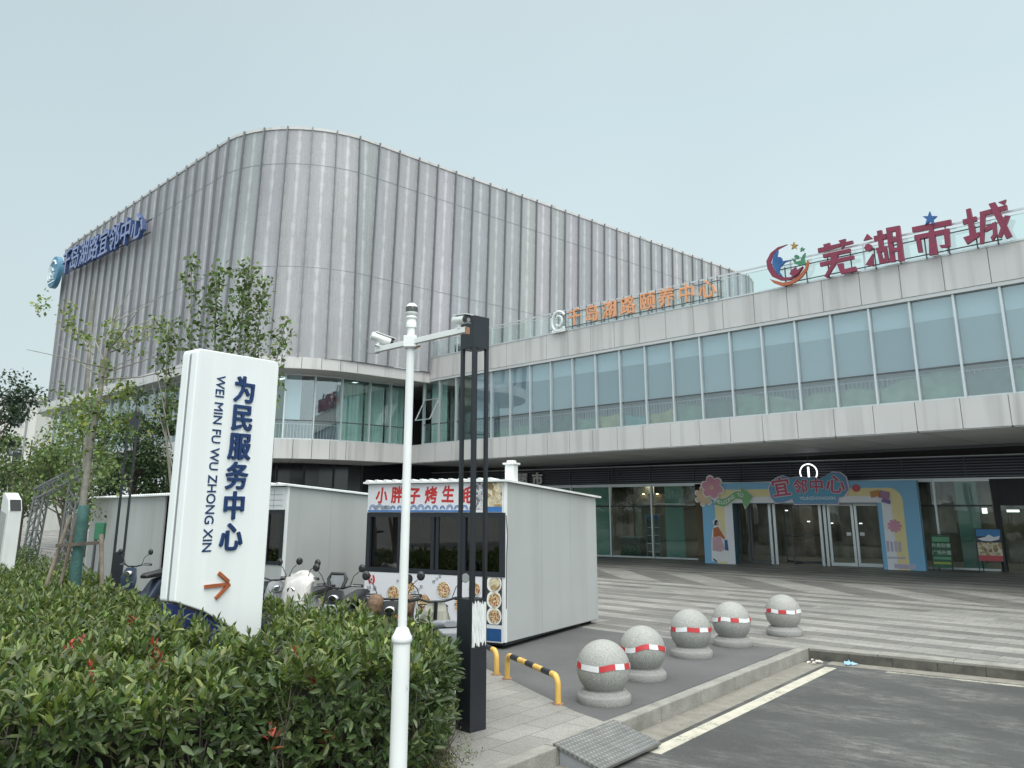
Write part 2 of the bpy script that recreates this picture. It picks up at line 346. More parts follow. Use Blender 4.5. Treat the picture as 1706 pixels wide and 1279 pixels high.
M_far = mat('far_ground', (.22, .22, .20), .9, 0, .15, .2)
sheet('ground', [(-900, -900), (900, -900), (900, 900), (-900, 900)], -.30, M_far)
sheet('plaza', [(-6.1, -.3), (4.59, 13.61), (30, -4.71), (80, -4.7), (80, 90), (-90, 90), (-90, -.3)], 0, M_plaza)
sheet('road', [(-5.8, -.35), (4.56, 13.6), (30.2, -4.9), (30.2, -40), (-40, -40), (-40, -.35)], -.15, M_road)
sheet('pavement', [(-6.0, -.2), (.85, 8.99), (.93, 9.10), (.66, 9.55), (-.12, 11.43), (-1.1, 13.6), (-9, 13.6), (-9, -.2)], .004, M_paver)
sheet('asphalt_pad', [(.66, 9.55), (.93, 9.10), (4.30, 13.55), (2.91, 14.32), (1.57, 15.55), (-3.2, 21.0), (-6, 21), (-6, 13.6), (-1.1, 13.6), (-.12, 11.43)], .0042, M_pad)
sheet('planting_bed', [(-.75, 6.9), (-.62, 8.7), (-1.1, 10.3), (-3.8, 11.6), (-8.8, 17.6), (-13, 21.2), (-16.5, 18.2), (-7, 3.5), (-3.2, 3.6)], .008, M_soil)
u = Vector((.609, .793, 0)); nrm = Vector((.793, -.609, 0)); K0 = Vector((.41, 8.16, 0))
def strip(b, o, d, n_, s0, s1, a, c_, z0, z1):
    p = [o + d * s0 + n_ * a, o + d * s1 + n_ * a, o + d * s1 + n_ * c_, o + d * s0 + n_ * c_]
    b.add([(v.x, v.y, z0) for v in p] + [(v.x, v.y, z1) for v in p], [(0, 1, 2, 3), (7, 6, 5, 4), (1, 0, 4, 5), (2, 1, 5, 6), (3, 2, 6, 7), (0, 3, 7, 4)])
b = MB()
s = -9.0
while s < 6.8:
    e1 = min(s + 1.0, 6.85); dz = random.uniform(0, .006)
    strip(b, K0, u, nrm, s + .004, e1 - .004, -.15, .0, -.17, .012 + dz); s += 1.0
b.build('kerb', M_kerb, bevel=.012, kind='structure')
u2 = Vector((.811, -.585, 0)); n2 = Vector((-.585, -.811, 0)); C0 = Vector((4.59, 13.61, 0))
b = MB(); s = .0
while s < 24:
    strip(b, C0, u2, n2, s + .003, s + .997, -.28, .02, -.17, .010 + random.uniform(0, .005)); s += 1.0
b.build('kerb', M_kerb, bevel=.01, kind='structure')
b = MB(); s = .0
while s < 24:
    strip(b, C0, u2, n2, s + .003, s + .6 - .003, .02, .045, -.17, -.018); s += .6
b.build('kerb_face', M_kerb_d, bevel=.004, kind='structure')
b = MB(); s = -8.0
while s < 6.4:
    strip(b, K0, u, nrm, s + .003, s + .497, .004, .33, -.16, -.142); s += .5
b.build('gutter', M_gut, bevel=.004, kind='structure')
b = MB(); strip(b, C0, u2, n2, .35, 24, .05, .36, -.16, -.144); b.build('gutter', M_gut, kind='structure')
b = MB(); strip(b, K0, u, nrm, .9, 6.32, .40, .56, -.158, -.146); b.build('road_line', M_line, kind='structure')
b = MB(); strip(b, C0, u2, n2, 1.2, 24, .40, .50, -.158, -.146); b.build('road_line', M_line2, kind='structure')
# steel ramp plate over the kerb
g = NG('checker_plate', .4); g.b.inputs['Metallic'].default_value = .55
ax = g.math('MULTIPLY', g.dot(g.pos, (.609, .793, 0)), 62.0); ay = g.math('MULTIPLY', g.dot(g.pos, (.793, -.609, 0)), 62.0)
ck = g.math('MULTIPLY', g.math('SINE', g.math('ADD', ax, ay)), g.math('SINE', g.math('SUBTRACT', ax, ay)))
hh = g.rng(ck, .25, .6, 0, 1)
c = g.mix(hh, (.22, .22, .21), (.34, .34, .325)); c = g.scale(c, g.rng(g.noise(6, 4), .3, .7, .75, 1.15)); g.bump(hh, .6, .006); M_plate = g.base(c)
ramp_t = thing('ramp_plate', 'sloping chequered steel ramp plate bridging the kerb in the foreground', 'ramp', (.41, 8.16, 0), math.atan2(.793, .609))
b = MB(); b.loft([[(0, .05, .035), (0, .05, .01), (0, -.47, -.12), (0, -.47, -.095)], [(1.08, .05, .035), (1.08, .05, .01), (1.08, -.47, -.12), (1.08, -.47, -.095)]])
b.build('plate', M_plate, ramp_t, bevel=.003)
for xx in (.015, 1.035):
    b = MB(); b.add([(xx, -.01, .012), (xx, -.46, -.115), (xx, -.46, -.15), (xx, -.01, -.15), (xx + .03, -.01, .012), (xx + .03, -.46, -.115), (xx + .03, -.46, -.15), (xx + .03, -.01, -.15)],
          [(0, 1, 2, 3), (7, 6, 5, 4), (0, 4, 5, 1), (1, 5, 6, 2), (2, 6, 7, 3), (3, 7, 4, 0)]); b.build('side_plate', M_grey_pl, ramp_t)
# ================================================================ SHOPPING CENTRE
BW = (-4.33, 38.15, 0); BR = R(-45.4)
bld = thing('shopping_centre', 'grey shopping centre with curved perforated metal drum and long glazed wing', 'building', BW, BR)
FZ0, FZ1, GZ1, RZ = 4.14, 4.94, 7.86, 8.86
XE = 36.0
# --- drum outlines: list of (x, y, nx, ny) from the far left corner round the front corner to the far right
def outline(x0, x1, y0, y1, Rr, step=None):
    """returns function p(t): t<0 left wall by x, 0..1 front corner, t>1 right wall by y"""
    def corner(cx, cy, a): return (cx + Rr * math.cos(a), cy + Rr * math.sin(a), math.cos(a), math.sin(a))
    return dict(x0=x0, x1=x1, y0=y0, y1=y1, R=Rr)
TOP = outline(-29.3, 1.2, -8.75, 33.0, 4.6)
BOT = outline(-29.2, .85, -8.72, 33.0, 5.0)
FAS = outline(-29.5, .75, -9.15, 33.2, 5.2)
RNG = outline(-26.2, -.6, -8.45, 33.0, 5.0)
# fin parameters: ('L',x) straight left wall, ('C',f) front corner, ('R',y) right wall, ('A',f) far left corner, ('B', f) far right corner
def pt(o, prm):
    k, v = prm; Rr = o['R']
    if k == 'L':
        xm = o['x1'] - Rr; x = min(v, xm); return (x, o['y0'], 0, -1)
    if k == 'C':
        a = -math.pi / 2 + v * math.pi / 2; cx, cy = o['x1'] - Rr, o['y0'] + Rr
        return (cx + Rr * math.cos(a), cy + Rr * math.sin(a), math.cos(a), math.sin(a))
    if k == 'R':
        return (o['x1'], max(v, o['y0'] + Rr), 1, 0)
    if k == 'A':
        a = -math.pi / 2 - v * math.pi / 2; cx, cy = o['x0'] + Rr, o['y0'] + Rr
        return (cx + Rr * math.cos(a), cy + Rr * math.sin(a), math.cos(a), math.sin(a))
    if k == 'B':
        a = v * math.pi / 2; cx, cy = o['x1'] - Rr, o['y1'] - Rr
        return (cx + Rr * math.cos(a), cy + Rr * math.sin(a), math.cos(a), math.sin(a))
    if k == 'W': return (o['x0'], v, -1, 0)
    if k == 'E': return (v, o['y1'], 0, 1)
fins = [('W', 20), ('W', 10), ('W', 0), ('A', 1.0), ('A', .8), ('A', .6), ('A', .4), ('A', .2)]
x = -24.98
left = [-26.34 + 1.1135 * k for k in range(0, 21)]
fins = fins[:4] + [('A', .8), ('A', .6), ('A', .38), ('A', .16)] + [('L', max(v, -24.6)) for v in left if v > -24.9]
fins += [('C', f) for f in (.053, .198, .344, .490, .635, .781, .927)]
fins += [('R', -3.63)] + [('R', -2.50 + 1.1545 * k) for k in range(0, 28)]
fins = [f for f in fins if not (f[0] == 'R' and f[1] > 29.2)]
fins += [('B', f) for f in (.1, .35, .6, .85)] + [('E', -6.0), ('E', -14.0)]
ZC0, ZC1 = 8.2, 18.25
def ztop(prm):
    if prm[0] == 'R': return ZC1 + .011 * max(0, prm[1])
    if prm[0] in 'BE': return ZC1 + .35
    return ZC1
rows = []
for i, f in enumerate(fins):
    rows.append((pt(BOT, f), pt(TOP, f), ztop(f), i))
    if i + 1 < len(fins):
        g2 = fins[i + 1]
        if f[0] == g2[0] and f[0] in 'CAB': fm = (f[0], (f[1] + g2[1]) / 2)
        elif f[0] == 'C' and g2[0] == 'R': fm = ('C', .97)
        elif f[0] == 'L' and g2[0] == 'C': fm = ('C', 0.0)
        else: fm = None
        if fm: rows.append((pt(BOT, fm), pt(TOP, fm), ztop(fm), i + .5))
b = MB(); b.uv = []
zz = [ZC0, 12.05, 16.62, None]
for k, (pb, ptp, zt, uu) in enumerate(rows):
    for z in zz:
        z = zt if z is None else z; t_ = (z - ZC0) / (ZC1 - ZC0)
        b.v.append((pb[0] + (ptp[0] - pb[0]) * t_, pb[1] + (ptp[1] - pb[1]) * t_, z)); b.uv.append((uu, z))
for k in range(len(rows) - 1):
    for j in range(3):
        a = k * 4 + j; b.f.append([a, a + 4, a + 5, a + 1]); b.mi.append(0); b.sm.append(True)
g = NG('perforated_cladding', .5); g.b.inputs['Metallic'].default_value = .15
uvn = g.n.new('ShaderNodeUVMap').outputs[0]; sx = g.n.new('ShaderNodeSeparateXYZ'); g.l.new(uvn, sx.inputs[0]); U, V = sx.outputs[0], sx.outputs[1]
pid = g.math('FLOOR', U); f = g.math('FRACT', U); dc = g.math('ABSOLUTE', g.math('SUBTRACT', f, .5))      # 0 centre .. .5 edge
wn = g.n.new('ShaderNodeTexWhiteNoise'); wn.noise_dimensions = '1D'; g.l.new(pid, wn.inputs['W'])
saw = g.math('FRACT', g.math('ADD', g.math('DIVIDE', V, .62), g.math('MULTIPLY', wn.outputs[0], .8)))
zone = g.math('ABSOLUTE', g.math('SINE', g.math('ADD', g.math('MULTIPLY', V, .62), .4)))       # long lens shapes up the panel
saw2 = g.math('ABSOLUTE', g.math('SUBTRACT', g.math('FRACT', g.math('ADD', g.math('DIVIDE', V, .9), wn.outputs[0])), .5))
wid = g.math('ADD', g.math('MULTIPLY', zone, .038), g.math('MULTIPLY', g.math('ADD', g.math('MULTIPLY', saw, .35), saw2), .075))
wob = g.math('MULTIPLY', g.math('SUBTRACT', g.noise(1, 3, g.comb(g.math('MULTIPLY', U, 14), g.math('MULTIPLY', V, 2.2), pid)), .5), .10)
core = g.rng(g.math('ADD', g.math('SUBTRACT', dc, wid), wob), -.05, .035, 1, 0)
edge = g.rng(g.math('SUBTRACT', g.math('SUBTRACT', .5, dc), g.math('ADD', g.math('MULTIPLY', saw, .06), .02)), -.03, .03, 1, 0)
line = g.rng(g.noise(1, 5, g.comb(g.math('MULTIPLY', U, 22), g.math('MULTIPLY', V, .55), pid), .65), .36, .68, 0, 1)
fine = g.rng(g.noise(1, 3, g.comb(g.math('MULTIPLY', U, 60), g.math('MULTIPLY', V, 7.0), pid)), .35, .65, 0, 1)
dots = g.math('MULTIPLY', g.math('SINE', g.math('MULTIPLY', U, 6.2832 * 17)), g.math('SINE', g.math('MULTIPLY', V, 6.2832 * 9)))
low = g.rng(V, 8.2, 11.5, 1.0, .25)
lit = g.math('ADD', g.math('MULTIPLY', core, .40), g.math('MULTIPLY', edge, .26)); lit = g.math('ADD', lit, g.math('MULTIPLY', line, .20), clamp=True)
lit = g.math('ADD', lit, g.math('MULTIPLY', fine, .20), clamp=True)
lit = g.math('ADD', lit, g.math('MULTIPLY', g.math('MULTIPLY', dots, low), .16), clamp=True)
c = g.mix(lit, (.305, .305, .325), (.68, .68, .695))
c = g.scale(c, g.math('MULTIPLY', g.rng(wn.outputs[0], 0, 1, .90, 1.07), g.rng(g.noise(.25, 4), .3, .7, .92, 1.07)))
tn = g.n.new('ShaderNodeMix'); tn.data_type = 'RGBA'; g.l.new(wn.outputs['Color'], tn.inputs[7]); tn.inputs[6].default_value = (.5, .5, .5, 1); tn.inputs[0].default_value = .028
qq = g.n.new('ShaderNodeVectorMath'); qq.operation = 'MULTIPLY'; g.l.new(c, qq.inputs[0]); g.l.new(tn.outputs[2], qq.inputs[1])
M_clad = g.base(g.scale(qq.outputs[0], 1.97))
b.build('perforated_cladding', M_clad, bld)
# horizontal joints and rim
for name, zq, hq, oq in (('cladding_joint', 12.05, .016, .008), ('cladding_joint', 16.62, .022, .008), ('cladding_rim', None, .12, .05)):
    q = MB()
    rings = []
    for pb, ptp, zt, uu in rows:
        z = zt if zq is None else zq; t_ = (z - ZC0) / (ZC1 - ZC0)
        xx = pb[0] + (ptp[0] - pb[0]) * t_; yy = pb[1] + (ptp[1] - pb[1]) * t_
        rings.append([(xx + ptp[2] * oq, yy + ptp[3] * oq, z - hq / 2), (xx + ptp[2] * oq, yy + ptp[3] * oq, z + hq / 2), (xx - ptp[2] * .3, yy - ptp[3] * .3, z + hq / 2), (xx - ptp[2] * .3, yy - ptp[3] * .3, z - hq / 2)])
    q.loft(rings); q.build(name, M_fascia if zq is None else M_fin, bld)
for fprm in fins:
    pb, pp, zt = pt(BOT, fprm), pt(TOP, fprm), ztop(fprm)
    q = MB(); rings = []
    for p_, z in ((pb, ZC0 + .01), (pp, zt + .06)):
        nx, ny = pp[2], pp[3]; tx, ty = -ny, nx; h = .022
        rings.append([(p_[0] + tx * h + nx * .13, p_[1] + ty * h + ny * .13, z), (p_[0] - tx * h + nx * .13, p_[1] - ty * h + ny * .13, z), (p_[0] - tx * h - nx * .03, p_[1] - ty * h - ny * .03, z), (p_[0] + tx * h - nx * .03, p_[1] + ty * h - ny * .03, z)])
    q.loft(rings); q.build('cladding_fin', M_fin, bld)
# roof deck of the drum
q = MB(); ring = [(pp[0] - pp[2] * .35, pp[1] - pp[3] * .35, ZC1 - .3) for _, pp, zt, _ in rows]; q.add(ring, [tuple(range(len(ring)))]); q.build('drum_roof', M_concrete, bld)
# --- ring path generator for fascia, soffit and glazing
def ringpath(o, n=10, xl=None, yr=0.35):
    P_ = []
    P_ += [pt(o, ('W', 14)), pt(o, ('W', 4))] + [pt(o, ('A', 1 - k / n)) for k in range(n + 1)]
    xs = np.linspace(o['x0'] + o['R'], o['x1'] - o['R'], 18)[1:-1]
    P_ += [pt(o, ('L', float(v))) for v in xs] + [pt(o, ('C', k / n)) for k in range(n + 1)]
    P_ += [pt(o, ('R', yr))]
    return P_
def band(name, path, z0, z1, th, m, parent, jz=False):
    q = MB(); rings = []
    for p_ in path:
        rings.append([(p_[0], p_[1], z0), (p_[0], p_[1], z1), (p_[0] - p_[2] * th, p_[1] - p_[3] * th, z1), (p_[0] - p_[2] * th, p_[1] - p_[3] * th, z0)])
    q.loft(rings)
    if jz:
        q.cur = 1
        for i, p_ in enumerate(path):
            if i < 2: continue
            tx, ty = -p_[3], p_[2]; a0 = (p_[0] + p_[2] * .003, p_[1] + p_[3] * .003); h = .011
            q.add([(a0[0] - tx * h, a0[1] - ty * h, z0 + .005), (a0[0] + tx * h, a0[1] + ty * h, z0 + .005), (a0[0] + tx * h, a0[1] + ty * h, z1 - .005), (a0[0] - tx * h, a0[1] - ty * h, z1 - .005)], [(0, 1, 2, 3)])
        return q.build(name, [m, M_fascia_back], parent)
    return q.build(name, m, parent)
FP = ringpath(FAS); RP = ringpath(RNG, yr=-.02)
band('drum_fascia', FP, 7.74, 8.2, .6, M_fascia, bld, True)
band('drum_soffit', [(p_[0], p_[1], p_[2], p_[3]) for p_ in FP], 7.72, 7.737, 2.2, M_fascia, bld)
band('drum_lower_fascia', RP, FZ0, FZ1, .3, M_fascia, bld, True)
band('drum_grey_soffit', [(p_[0] - p_[2] * .02, p_[1] - p_[3] * .02, p_[2], p_[3]) for p_ in RP], FZ0 - .01, FZ0 - .002, 3.2, M_soffit, bld)
q = MB()
for p_ in RP[2:]:
    q.add([(p_[0] - p_[2] * .05 - p_[3] * .012, p_[1] - p_[3] * .05 + p_[2] * .012, FZ0 - .014), (p_[0] - p_[2] * .05 + p_[3] * .012, p_[1] - p_[3] * .05 - p_[2] * .012, FZ0 - .014), (p_[0] - p_[2] * 3.2 + p_[3] * .012, p_[1] - p_[3] * 3.2 - p_[2] * .012, FZ0 - .014), (p_[0] - p_[2] * 3.2 - p_[3] * .012, p_[1] - p_[3] * 3.2 + p_[2] * .012, FZ0 - .014)], [(0, 3, 2, 1)])
q.build('soffit_joint', M_fascia_back, bld)
# --- wing fascias
def wing_fascia(name, z0, z1, off, yb):
    q = MB(); q.cur = 1; q.box(.02, XE, .02, yb, z0 + .01, z1 - .01); q.cur = 0
    k = 0; x = .25 - .14
    while x < XE - .5:
        q.box(x + .009, x + 1.147 - .009, -.012, .03, z0, z1); x += 1.147
    q.box(-.55, .11 - .009, -.012, .03, z0, z1) if z0 < 5 else q.box(.0, .11 - .009, -.012, .03, z0, z1)
    return q.build(name, [M_fascia, M_fascia_back], bld)
wing_fascia('upper_fascia', GZ1 + .02, RZ, 0, .3); wing_fascia('lower_fascia', FZ0, FZ1, 0, .3)
one('window_head', M_soffit, bld, lambda q: q.box(.05, XE, .0, .32, GZ1 - .09, GZ1 + .01))
one('terrace_coping', M_alu, bld, lambda q: q.box(.0, XE, -.03, .35, RZ, RZ + .05))
one('terrace_floor', M_concrete, bld, lambda q: q.box(.3, XE, .36, 34, RZ - .3, RZ - .02))
# soffit under the wing: grey panels then a dark recessed strip
q = MB(); x = .11 - 1.147
while x < XE - 1:
    q.box(x + .03, x + 2 * 1.147 - .03, .02, 5.95, FZ0 - .03, FZ0 - .006); x += 2 * 1.147
q.build('soffit_panels', M_soffit, bld)
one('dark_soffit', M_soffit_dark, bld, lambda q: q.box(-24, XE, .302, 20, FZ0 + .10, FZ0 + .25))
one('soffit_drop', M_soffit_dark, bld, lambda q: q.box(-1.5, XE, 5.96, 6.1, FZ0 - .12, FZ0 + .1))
# floor slab and back walls of the upper storey
one('upper_floor', M_interior, bld, lambda q: q.box(-26, XE, .3, 14, 4.6, 4.75))
one('upper_back_wall', M_interior, bld, lambda q: q.box(-24, XE, 6.2, 6.4, 4.75, 7.85))
one('upper_ceiling', M_fascia, bld, lambda q: q.box(-26, XE, .33, 14, 7.86, 7.98))
def slab(name, m, o, ins, z0, z1):
    P_ = [p_ for p_ in ringpath(o, yr=.28)]
    poly = [(p_[0] - p_[2] * ins, p_[1] - p_[3] * ins) for p_ in P_[1:]] + [(-8, 6), (-22, 6)]
    q = MB(); q.prism(poly, Matrix.Translation((0, 0, z0)), z1 - z0); return q.build(name, m, bld)
slab('drum_floor', M_interior, RNG, .35, 4.6, 4.75)
one('drum_back_wall', M_interior, bld, lambda q: q.box(-25, -2, -3.4, -3.2, 4.75, 7.85))
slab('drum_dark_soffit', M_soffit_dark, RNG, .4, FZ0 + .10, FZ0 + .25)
slab('drum_ceiling', M_fascia, RNG, .12, 7.9, 8.0)
# --- windows
def hill(x): return .36 + .10 * math.sin(x * .9) + .07 * math.sin(x * 2.3 + 1) + .04 * math.sin(x * 5.1) + .012 * x
M_hills = [mat('film_green', (.17, .27, .19), .7, 0, .3, 3), mat('film_teal', (.10, .30, .28), .7, 0, .3, 3), mat('film_olive', (.38, .36, .18), .7, 0, .3, 3), mat('film_dark', (.08, .13, .11), .7, 0, .3, 4), mat('film_moss', (.24, .31, .22), .7, 0, .3, 3)]
def window(p0, p1, z0, z1, zt, style, x_id, open_sash=False, gm=None):
    """bay from p0 to p1 (plan points in the building frame), frame on p0 side; inward is left of p0->p1"""
    d = Vector((p1[0] - p0[0], p1[1] - p0[1], 0)); w_ = d.length; d.normalize(); ang = math.atan2(d.y, d.x)
    M = Matrix.Translation((p0[0], p0[1], 0)) @ Matrix.Rotation(ang, 4, 'Z')
    def fin_(q, name, m, par): 
        q.v = [tuple(M @ Vector(v)) for v in q.v]; return q.build(name, m, par)
    q = MB(); q.box(-.03, .03, -.05, .10, z0, z1); q.box(.03, w_ - .03, .0, .08, z0, z0 + .05); q.box(.03, w_ - .03, .0, .08, z1 - .05, z1)
    fr = fin_(q, 'window', M_alu, bld)
    q = MB(); q.box(.03, w_ - .03, .01, .07, zt - .022, zt + .022); fin_(q, 'transom', M_darkalu, fr)
    gm = gm or M_glass_up
    q = MB(); q.box(.03, w_ - .03, .035, .045, zt + .022 if open_sash else z0 + .05, z1 - .05)
    if open_sash: q = MB(); q.box(.03, w_ - .03, .035, .045, z0 + .05, zt - .022); q2 = MB(); q2.box(.03, w_ - .03, .035, .045, zt + 1.15, z1 - .05); fin_(q2, 'upper_glass', gm, fr)
    fin_(q, 'glass', gm, fr)
    if open_sash:
        q = MB(); t_ = R(28); y_, z_ = -math.sin(t_), -math.cos(t_); Hh = zt + 1.15 - zt - .06
        q.bar((.05, 0, zt + 1.13), (w_ - .05, 0, zt + 1.13), .05, .04); q.bar((.05, y_ * Hh, zt + 1.13 + z_ * Hh), (w_ - .05, y_ * Hh, zt + 1.13 + z_ * Hh), .05, .04)
        for xx in (.06, w_ - .06): q.bar((xx, 0, zt + 1.13), (xx, y_ * Hh, zt + 1.13 + z_ * Hh), .05, .04)
        sa = fin_(q, 'open_sash', M_alu, fr)
        q = MB(); q.add([(.08, -.01, zt + 1.13), (w_ - .08, -.01, zt + 1.13), (w_ - .08, y_ * Hh, zt + 1.13 + z_ * Hh), (.08, y_ * Hh, zt + 1.13 + z_ * Hh)], [(0, 1, 2, 3)]); fin_(q, 'sash_glass', M_glass_up, fr)
    if style in ('blind',):
        q = MB(); hb_ = 7.12 + .05 * math.sin(x_id * 2.7); mb_ = M_blinds[(0, 0, 1, 0, 2, 0, 0, 1, 0, 2, 0, 0, 0, 1)[x_id % 14]] if x_id != 4 else M_blinds[1]; q.box(.035, w_ - .035, .10, .115, zt - .02, hb_); fin_(q, 'roller_blind', mb_, fr)
        q = MB(); q.box(.035, w_ - .035, .10, .115, hb_ + .004, z1); fin_(q, 'upper_blind', M_blind_lt, fr)
        q = MB(); q.box(.035, w_ - .035, .62, .635, z0, zt); fin_(q, 'blind_backing', M_blind, fr)
    if style in ('blind', 'rail', 'half'):
        q = MB(); q.box(.0, w_, .30, .33, zt - .14, zt - .11); n_ = 9
        for k in range(n_): xx = (k + .5) / n_ * w_; q.box(xx - .008, xx + .008, .305, .325, z0 + .02, zt - .11)
        fin_(q, 'guard_rail', M_rail_white, fr)
    if style == 'blind':
        q = MB(); n_ = 8; top = [z0 + hill(x_id * 1.147 + k * w_ / n_) for k in range(n_ + 1)]
        for k in range(n_): a, c_ = .03 + (w_ - .06) * k / n_, .03 + (w_ - .06) * (k + 1) / n_; q.add([(a, .14, z0 + .01), (c_, .14, z0 + .01), (c_, .14, top[k + 1]), (a, .14, top[k])], [(0, 1, 2, 3)])
        fin_(q, 'landscape_film', M_hills[(3, 0, 3, 3, 0, 0, 3, 3, 0, 2, 1, 2, 0, 3, 0, 4, 4, 4, 4, 0, 3, 0)[x_id % 22]], fr)
    if style == 'curtain':
        q = MB(); n_ = 24; fs = []
        for k in range(n_ + 1):
            xx = .04 + (w_ - .08) * k / n_; yy = .45 + .03 * math.sin(k * 1.9); q.v += [(xx, yy, z0 + .05), (xx, yy, z1 - .1)]
        for k in range(n_): q.f.append([2 * k, 2 * k + 2, 2 * k + 3, 2 * k + 1]); q.mi.append(0); q.sm.append(True)
        fin_(q, 'curtain', M_curtain, fr)
    if style == 'half':
        q = MB(); q.box(.035, w_ * .55, .12, .135, zt + .02, z1 - .06); fin_(q, 'roller_blind', M_blind_lt, fr)
    if style == 'brick':
        q = MB(); q.box(.05, w_ - .05, .2, .3, 6.5, z1); fin_(q, 'brown_panel', mat('brown_panel', (.20, .15, .13), .8, 0, .2, 6), fr)
        q = MB(); q.box(.3, w_ - .1, .7, .72, z0 + .3, 6.4); fin_(q, 'notice_board', M_curtain, fr)
    return fr
k = 0; x = .25
while x < XE - 1.2:
    st_ = 'blind'; kw = {}
    if k == 0: st_ = 'curtain'; kw = dict(open_sash=True, gm=M_glass_teal)
    elif k == 1: st_ = 'none'; kw = dict(gm=M_glass_teal)
    elif k == 2: st_ = 'brick'; kw = dict(gm=M_glass_teal)
    elif k in (3, 4): st_ = 'blind'
    window((x, .10), (x + 1.147, .10), FZ1, GZ1, 5.83, st_, k, **kw); x += 1.147; k += 1
# drum ring windows
GP = outline(-26.2, -.68, -8.37, 33.0, 4.95)
ring_pts = [('L', -24.6 + 1.16 * k) for k in range(0, 17)]
prm = [r for r in ring_pts if r[1] < -6.2] + [('C', f) for f in (.0, .16, .32, .48, .64, .80, .96)] + [('R', -2.25), ('R', -1.1), ('R', .06)]
pp = [pt(GP, r) for r in prm]
styles = ['none', 'blind', 'rail', 'none', 'curtain', 'rail', 'curtain', 'none', 'rail', 'blind', 'rail', 'none', 'curtain', 'rail']
for i in range(len(pp) - 1):
    kk = len(pp) - 2 - i
    st_ = {0: 'curtain', 1: 'curtain', 2: 'curtain', 3: 'rail', 4: 'half', 5: 'half', 6: 'rail', 7: 'half'}.get(kk, styles[i % len(styles)])
    st_ = 'rail' if st_ == 'blind' else st_
    window(pp[i][:2], pp[i + 1][:2], FZ1, 7.72, 5.75, st_, i, gm=M_glass_teal if kk in (0, 1, 2) or kk % 5 == 0 else M_glass_up)
# fluorescent tubes seen through the drum windows
for (xx, yy) in ((-2.6, -4.2), (-3.4, -5.2), (-1.9, -2.2)):
    one('ceiling_light', M_glow, bld, lambda q: q.box(xx - .35, xx + .35, yy - .05, yy + .05, 7.78, 7.82))
# slanted column inside the drum corner
one('raking_column', M_dark_int, bld, lambda q: q.bar((-3.2, -4.9, 4.75), (-2.4, -4.3, 7.9), .5, .5))
# --- terrace glass railing
rail = thing_rail = None
q = MB(); q.bar((.3, .05, 9.72), (XE, .05, 9.72), .05, .05); q.bar((.3, .05, 9.60), (XE, .05, 9.60), .02, .02); q.bar((.3, .05, 9.72), (.3, 8, 9.72), .04, .04)
hr = q.build('terrace_railing', M_alu, bld)
x = .3; k = 0
while x < XE - 1:
    w_ = 1.147 * 2 if x > 9 else 1.147
    q = MB(); q.box(x - .02, x + .02, .03, .07, RZ + .05, 9.70); q.build('post', M_alu, hr)
    q = MB(); q.box(x + .025, x + w_ - .025, .045, .057, RZ + .08, 9.62); q.build('glass_panel', M_glass_rail, hr); x += w_
# ================================================================ ground floor of the centre
GA = math.atan(.175)
MG = Matrix.Translation((0, 5.49, 0)) @ Matrix.Rotation(GA, 4, 'Z')
def gpart(name, m, fn, parent=None, bevel=0.0):
    q = MB(); fn(q); q.v = [tuple(MG @ Vector(v)) for v in q.v]; return q.build(name, m, parent or bld, bevel)
def shop_bay(t0, t1, film=None, dark=False):
    fr = gpart('shopfront_window', M_alu, lambda q: (q.box(t0 - .035, t0 + .035, -.06, .08, 0, 3.12), q.box(t0 + .035, t1 - .035, .0, .07, 0, .07), q.box(t0 + .035, t1 - .035, .0, .07, 3.05, 3.12)))
    gpart('transom', M_black, lambda q: q.box(t0 + .035, t1 - .035, -.005, .06, 2.17, 2.23), fr)
    gpart('glass', M_glass_gr, lambda q: q.box(t0 + .035, t1 - .035, .03, .042, .07, 3.05), fr)
    if film:
        a, c_ = film; gpart('green_film', mat('green_film', (.25, .38, .335), .5, 0, .1, .6), lambda q: q.box(t0 + (t1 - t0) * a, t0 + (t1 - t0) * c_, .10, .115, .08, 3.04), fr)
ts = [-6.4 + 2.07 * k for k in range(0, 9)]
films = {5: (.05, 1.0), 6: (.02, 1), 7: (.38, .72), 8: (.1, .2)}
for i in range(len(ts) - 1): shop_bay(ts[i], ts[i + 1], {3: (.1, 1), 4: (.0, 1), 5: (.03, .99), 6: None, 7: (.28, .70)}.get(i))
for a, c_, fm in ((17.55, 19.42, None), (19.42, 21.25, (.36, .74)), (23.3, 25.4, (.1, .5)), (25.4, 27.5, None), (27.5, 29.6, None)): shop_bay(a, c_, fm)
# dark shop door at the right end with a lit panel above
gpart('shop_door', M_dark_int, lambda q: (q.box(21.25, 21.45, -.05, .08, 0, 3.1), q.box(23.1, 23.3, -.05, .08, 0, 3.1), q.box(21.45, 23.1, -.02, .06, 2.2, 3.1)))
gpart('door_glass', M_glass_gr, lambda q: q.box(21.45, 23.1, .02, .03, .03, 2.2))
gpart('lit_door_sign', M_glow, lambda q: q.box(21.62, 22.0, .10, .12, 1.98, 2.06))
gpart('lit_wall_sign', M_glow, lambda q: q.box(20.83, 20.99, .40, .43, 1.93, 2.12))
# louvre band
lv = gpart('louvre_band', M_louvre, lambda q: [q.bar((-7, -.02, 3.23 + .098 * k), (31, -.02, 3.23 + .098 * k), .06, .034) for k in range(8)])
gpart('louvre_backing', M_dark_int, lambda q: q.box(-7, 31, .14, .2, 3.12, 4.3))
gpart('louvre_rail', M_alu, lambda q: (q.box(-7, 31, -.08, .1, 3.12, 3.17), q.box(-7, 31, -.09, -.05, 3.93, 3.96)))
for k in range(18): gpart('louvre_post', M_darkalu, lambda q: q.box(-6.4 + 2.07 * k - .02, -6.4 + 2.07 * k + .02, -.10, -.05, 3.17, 3.93))
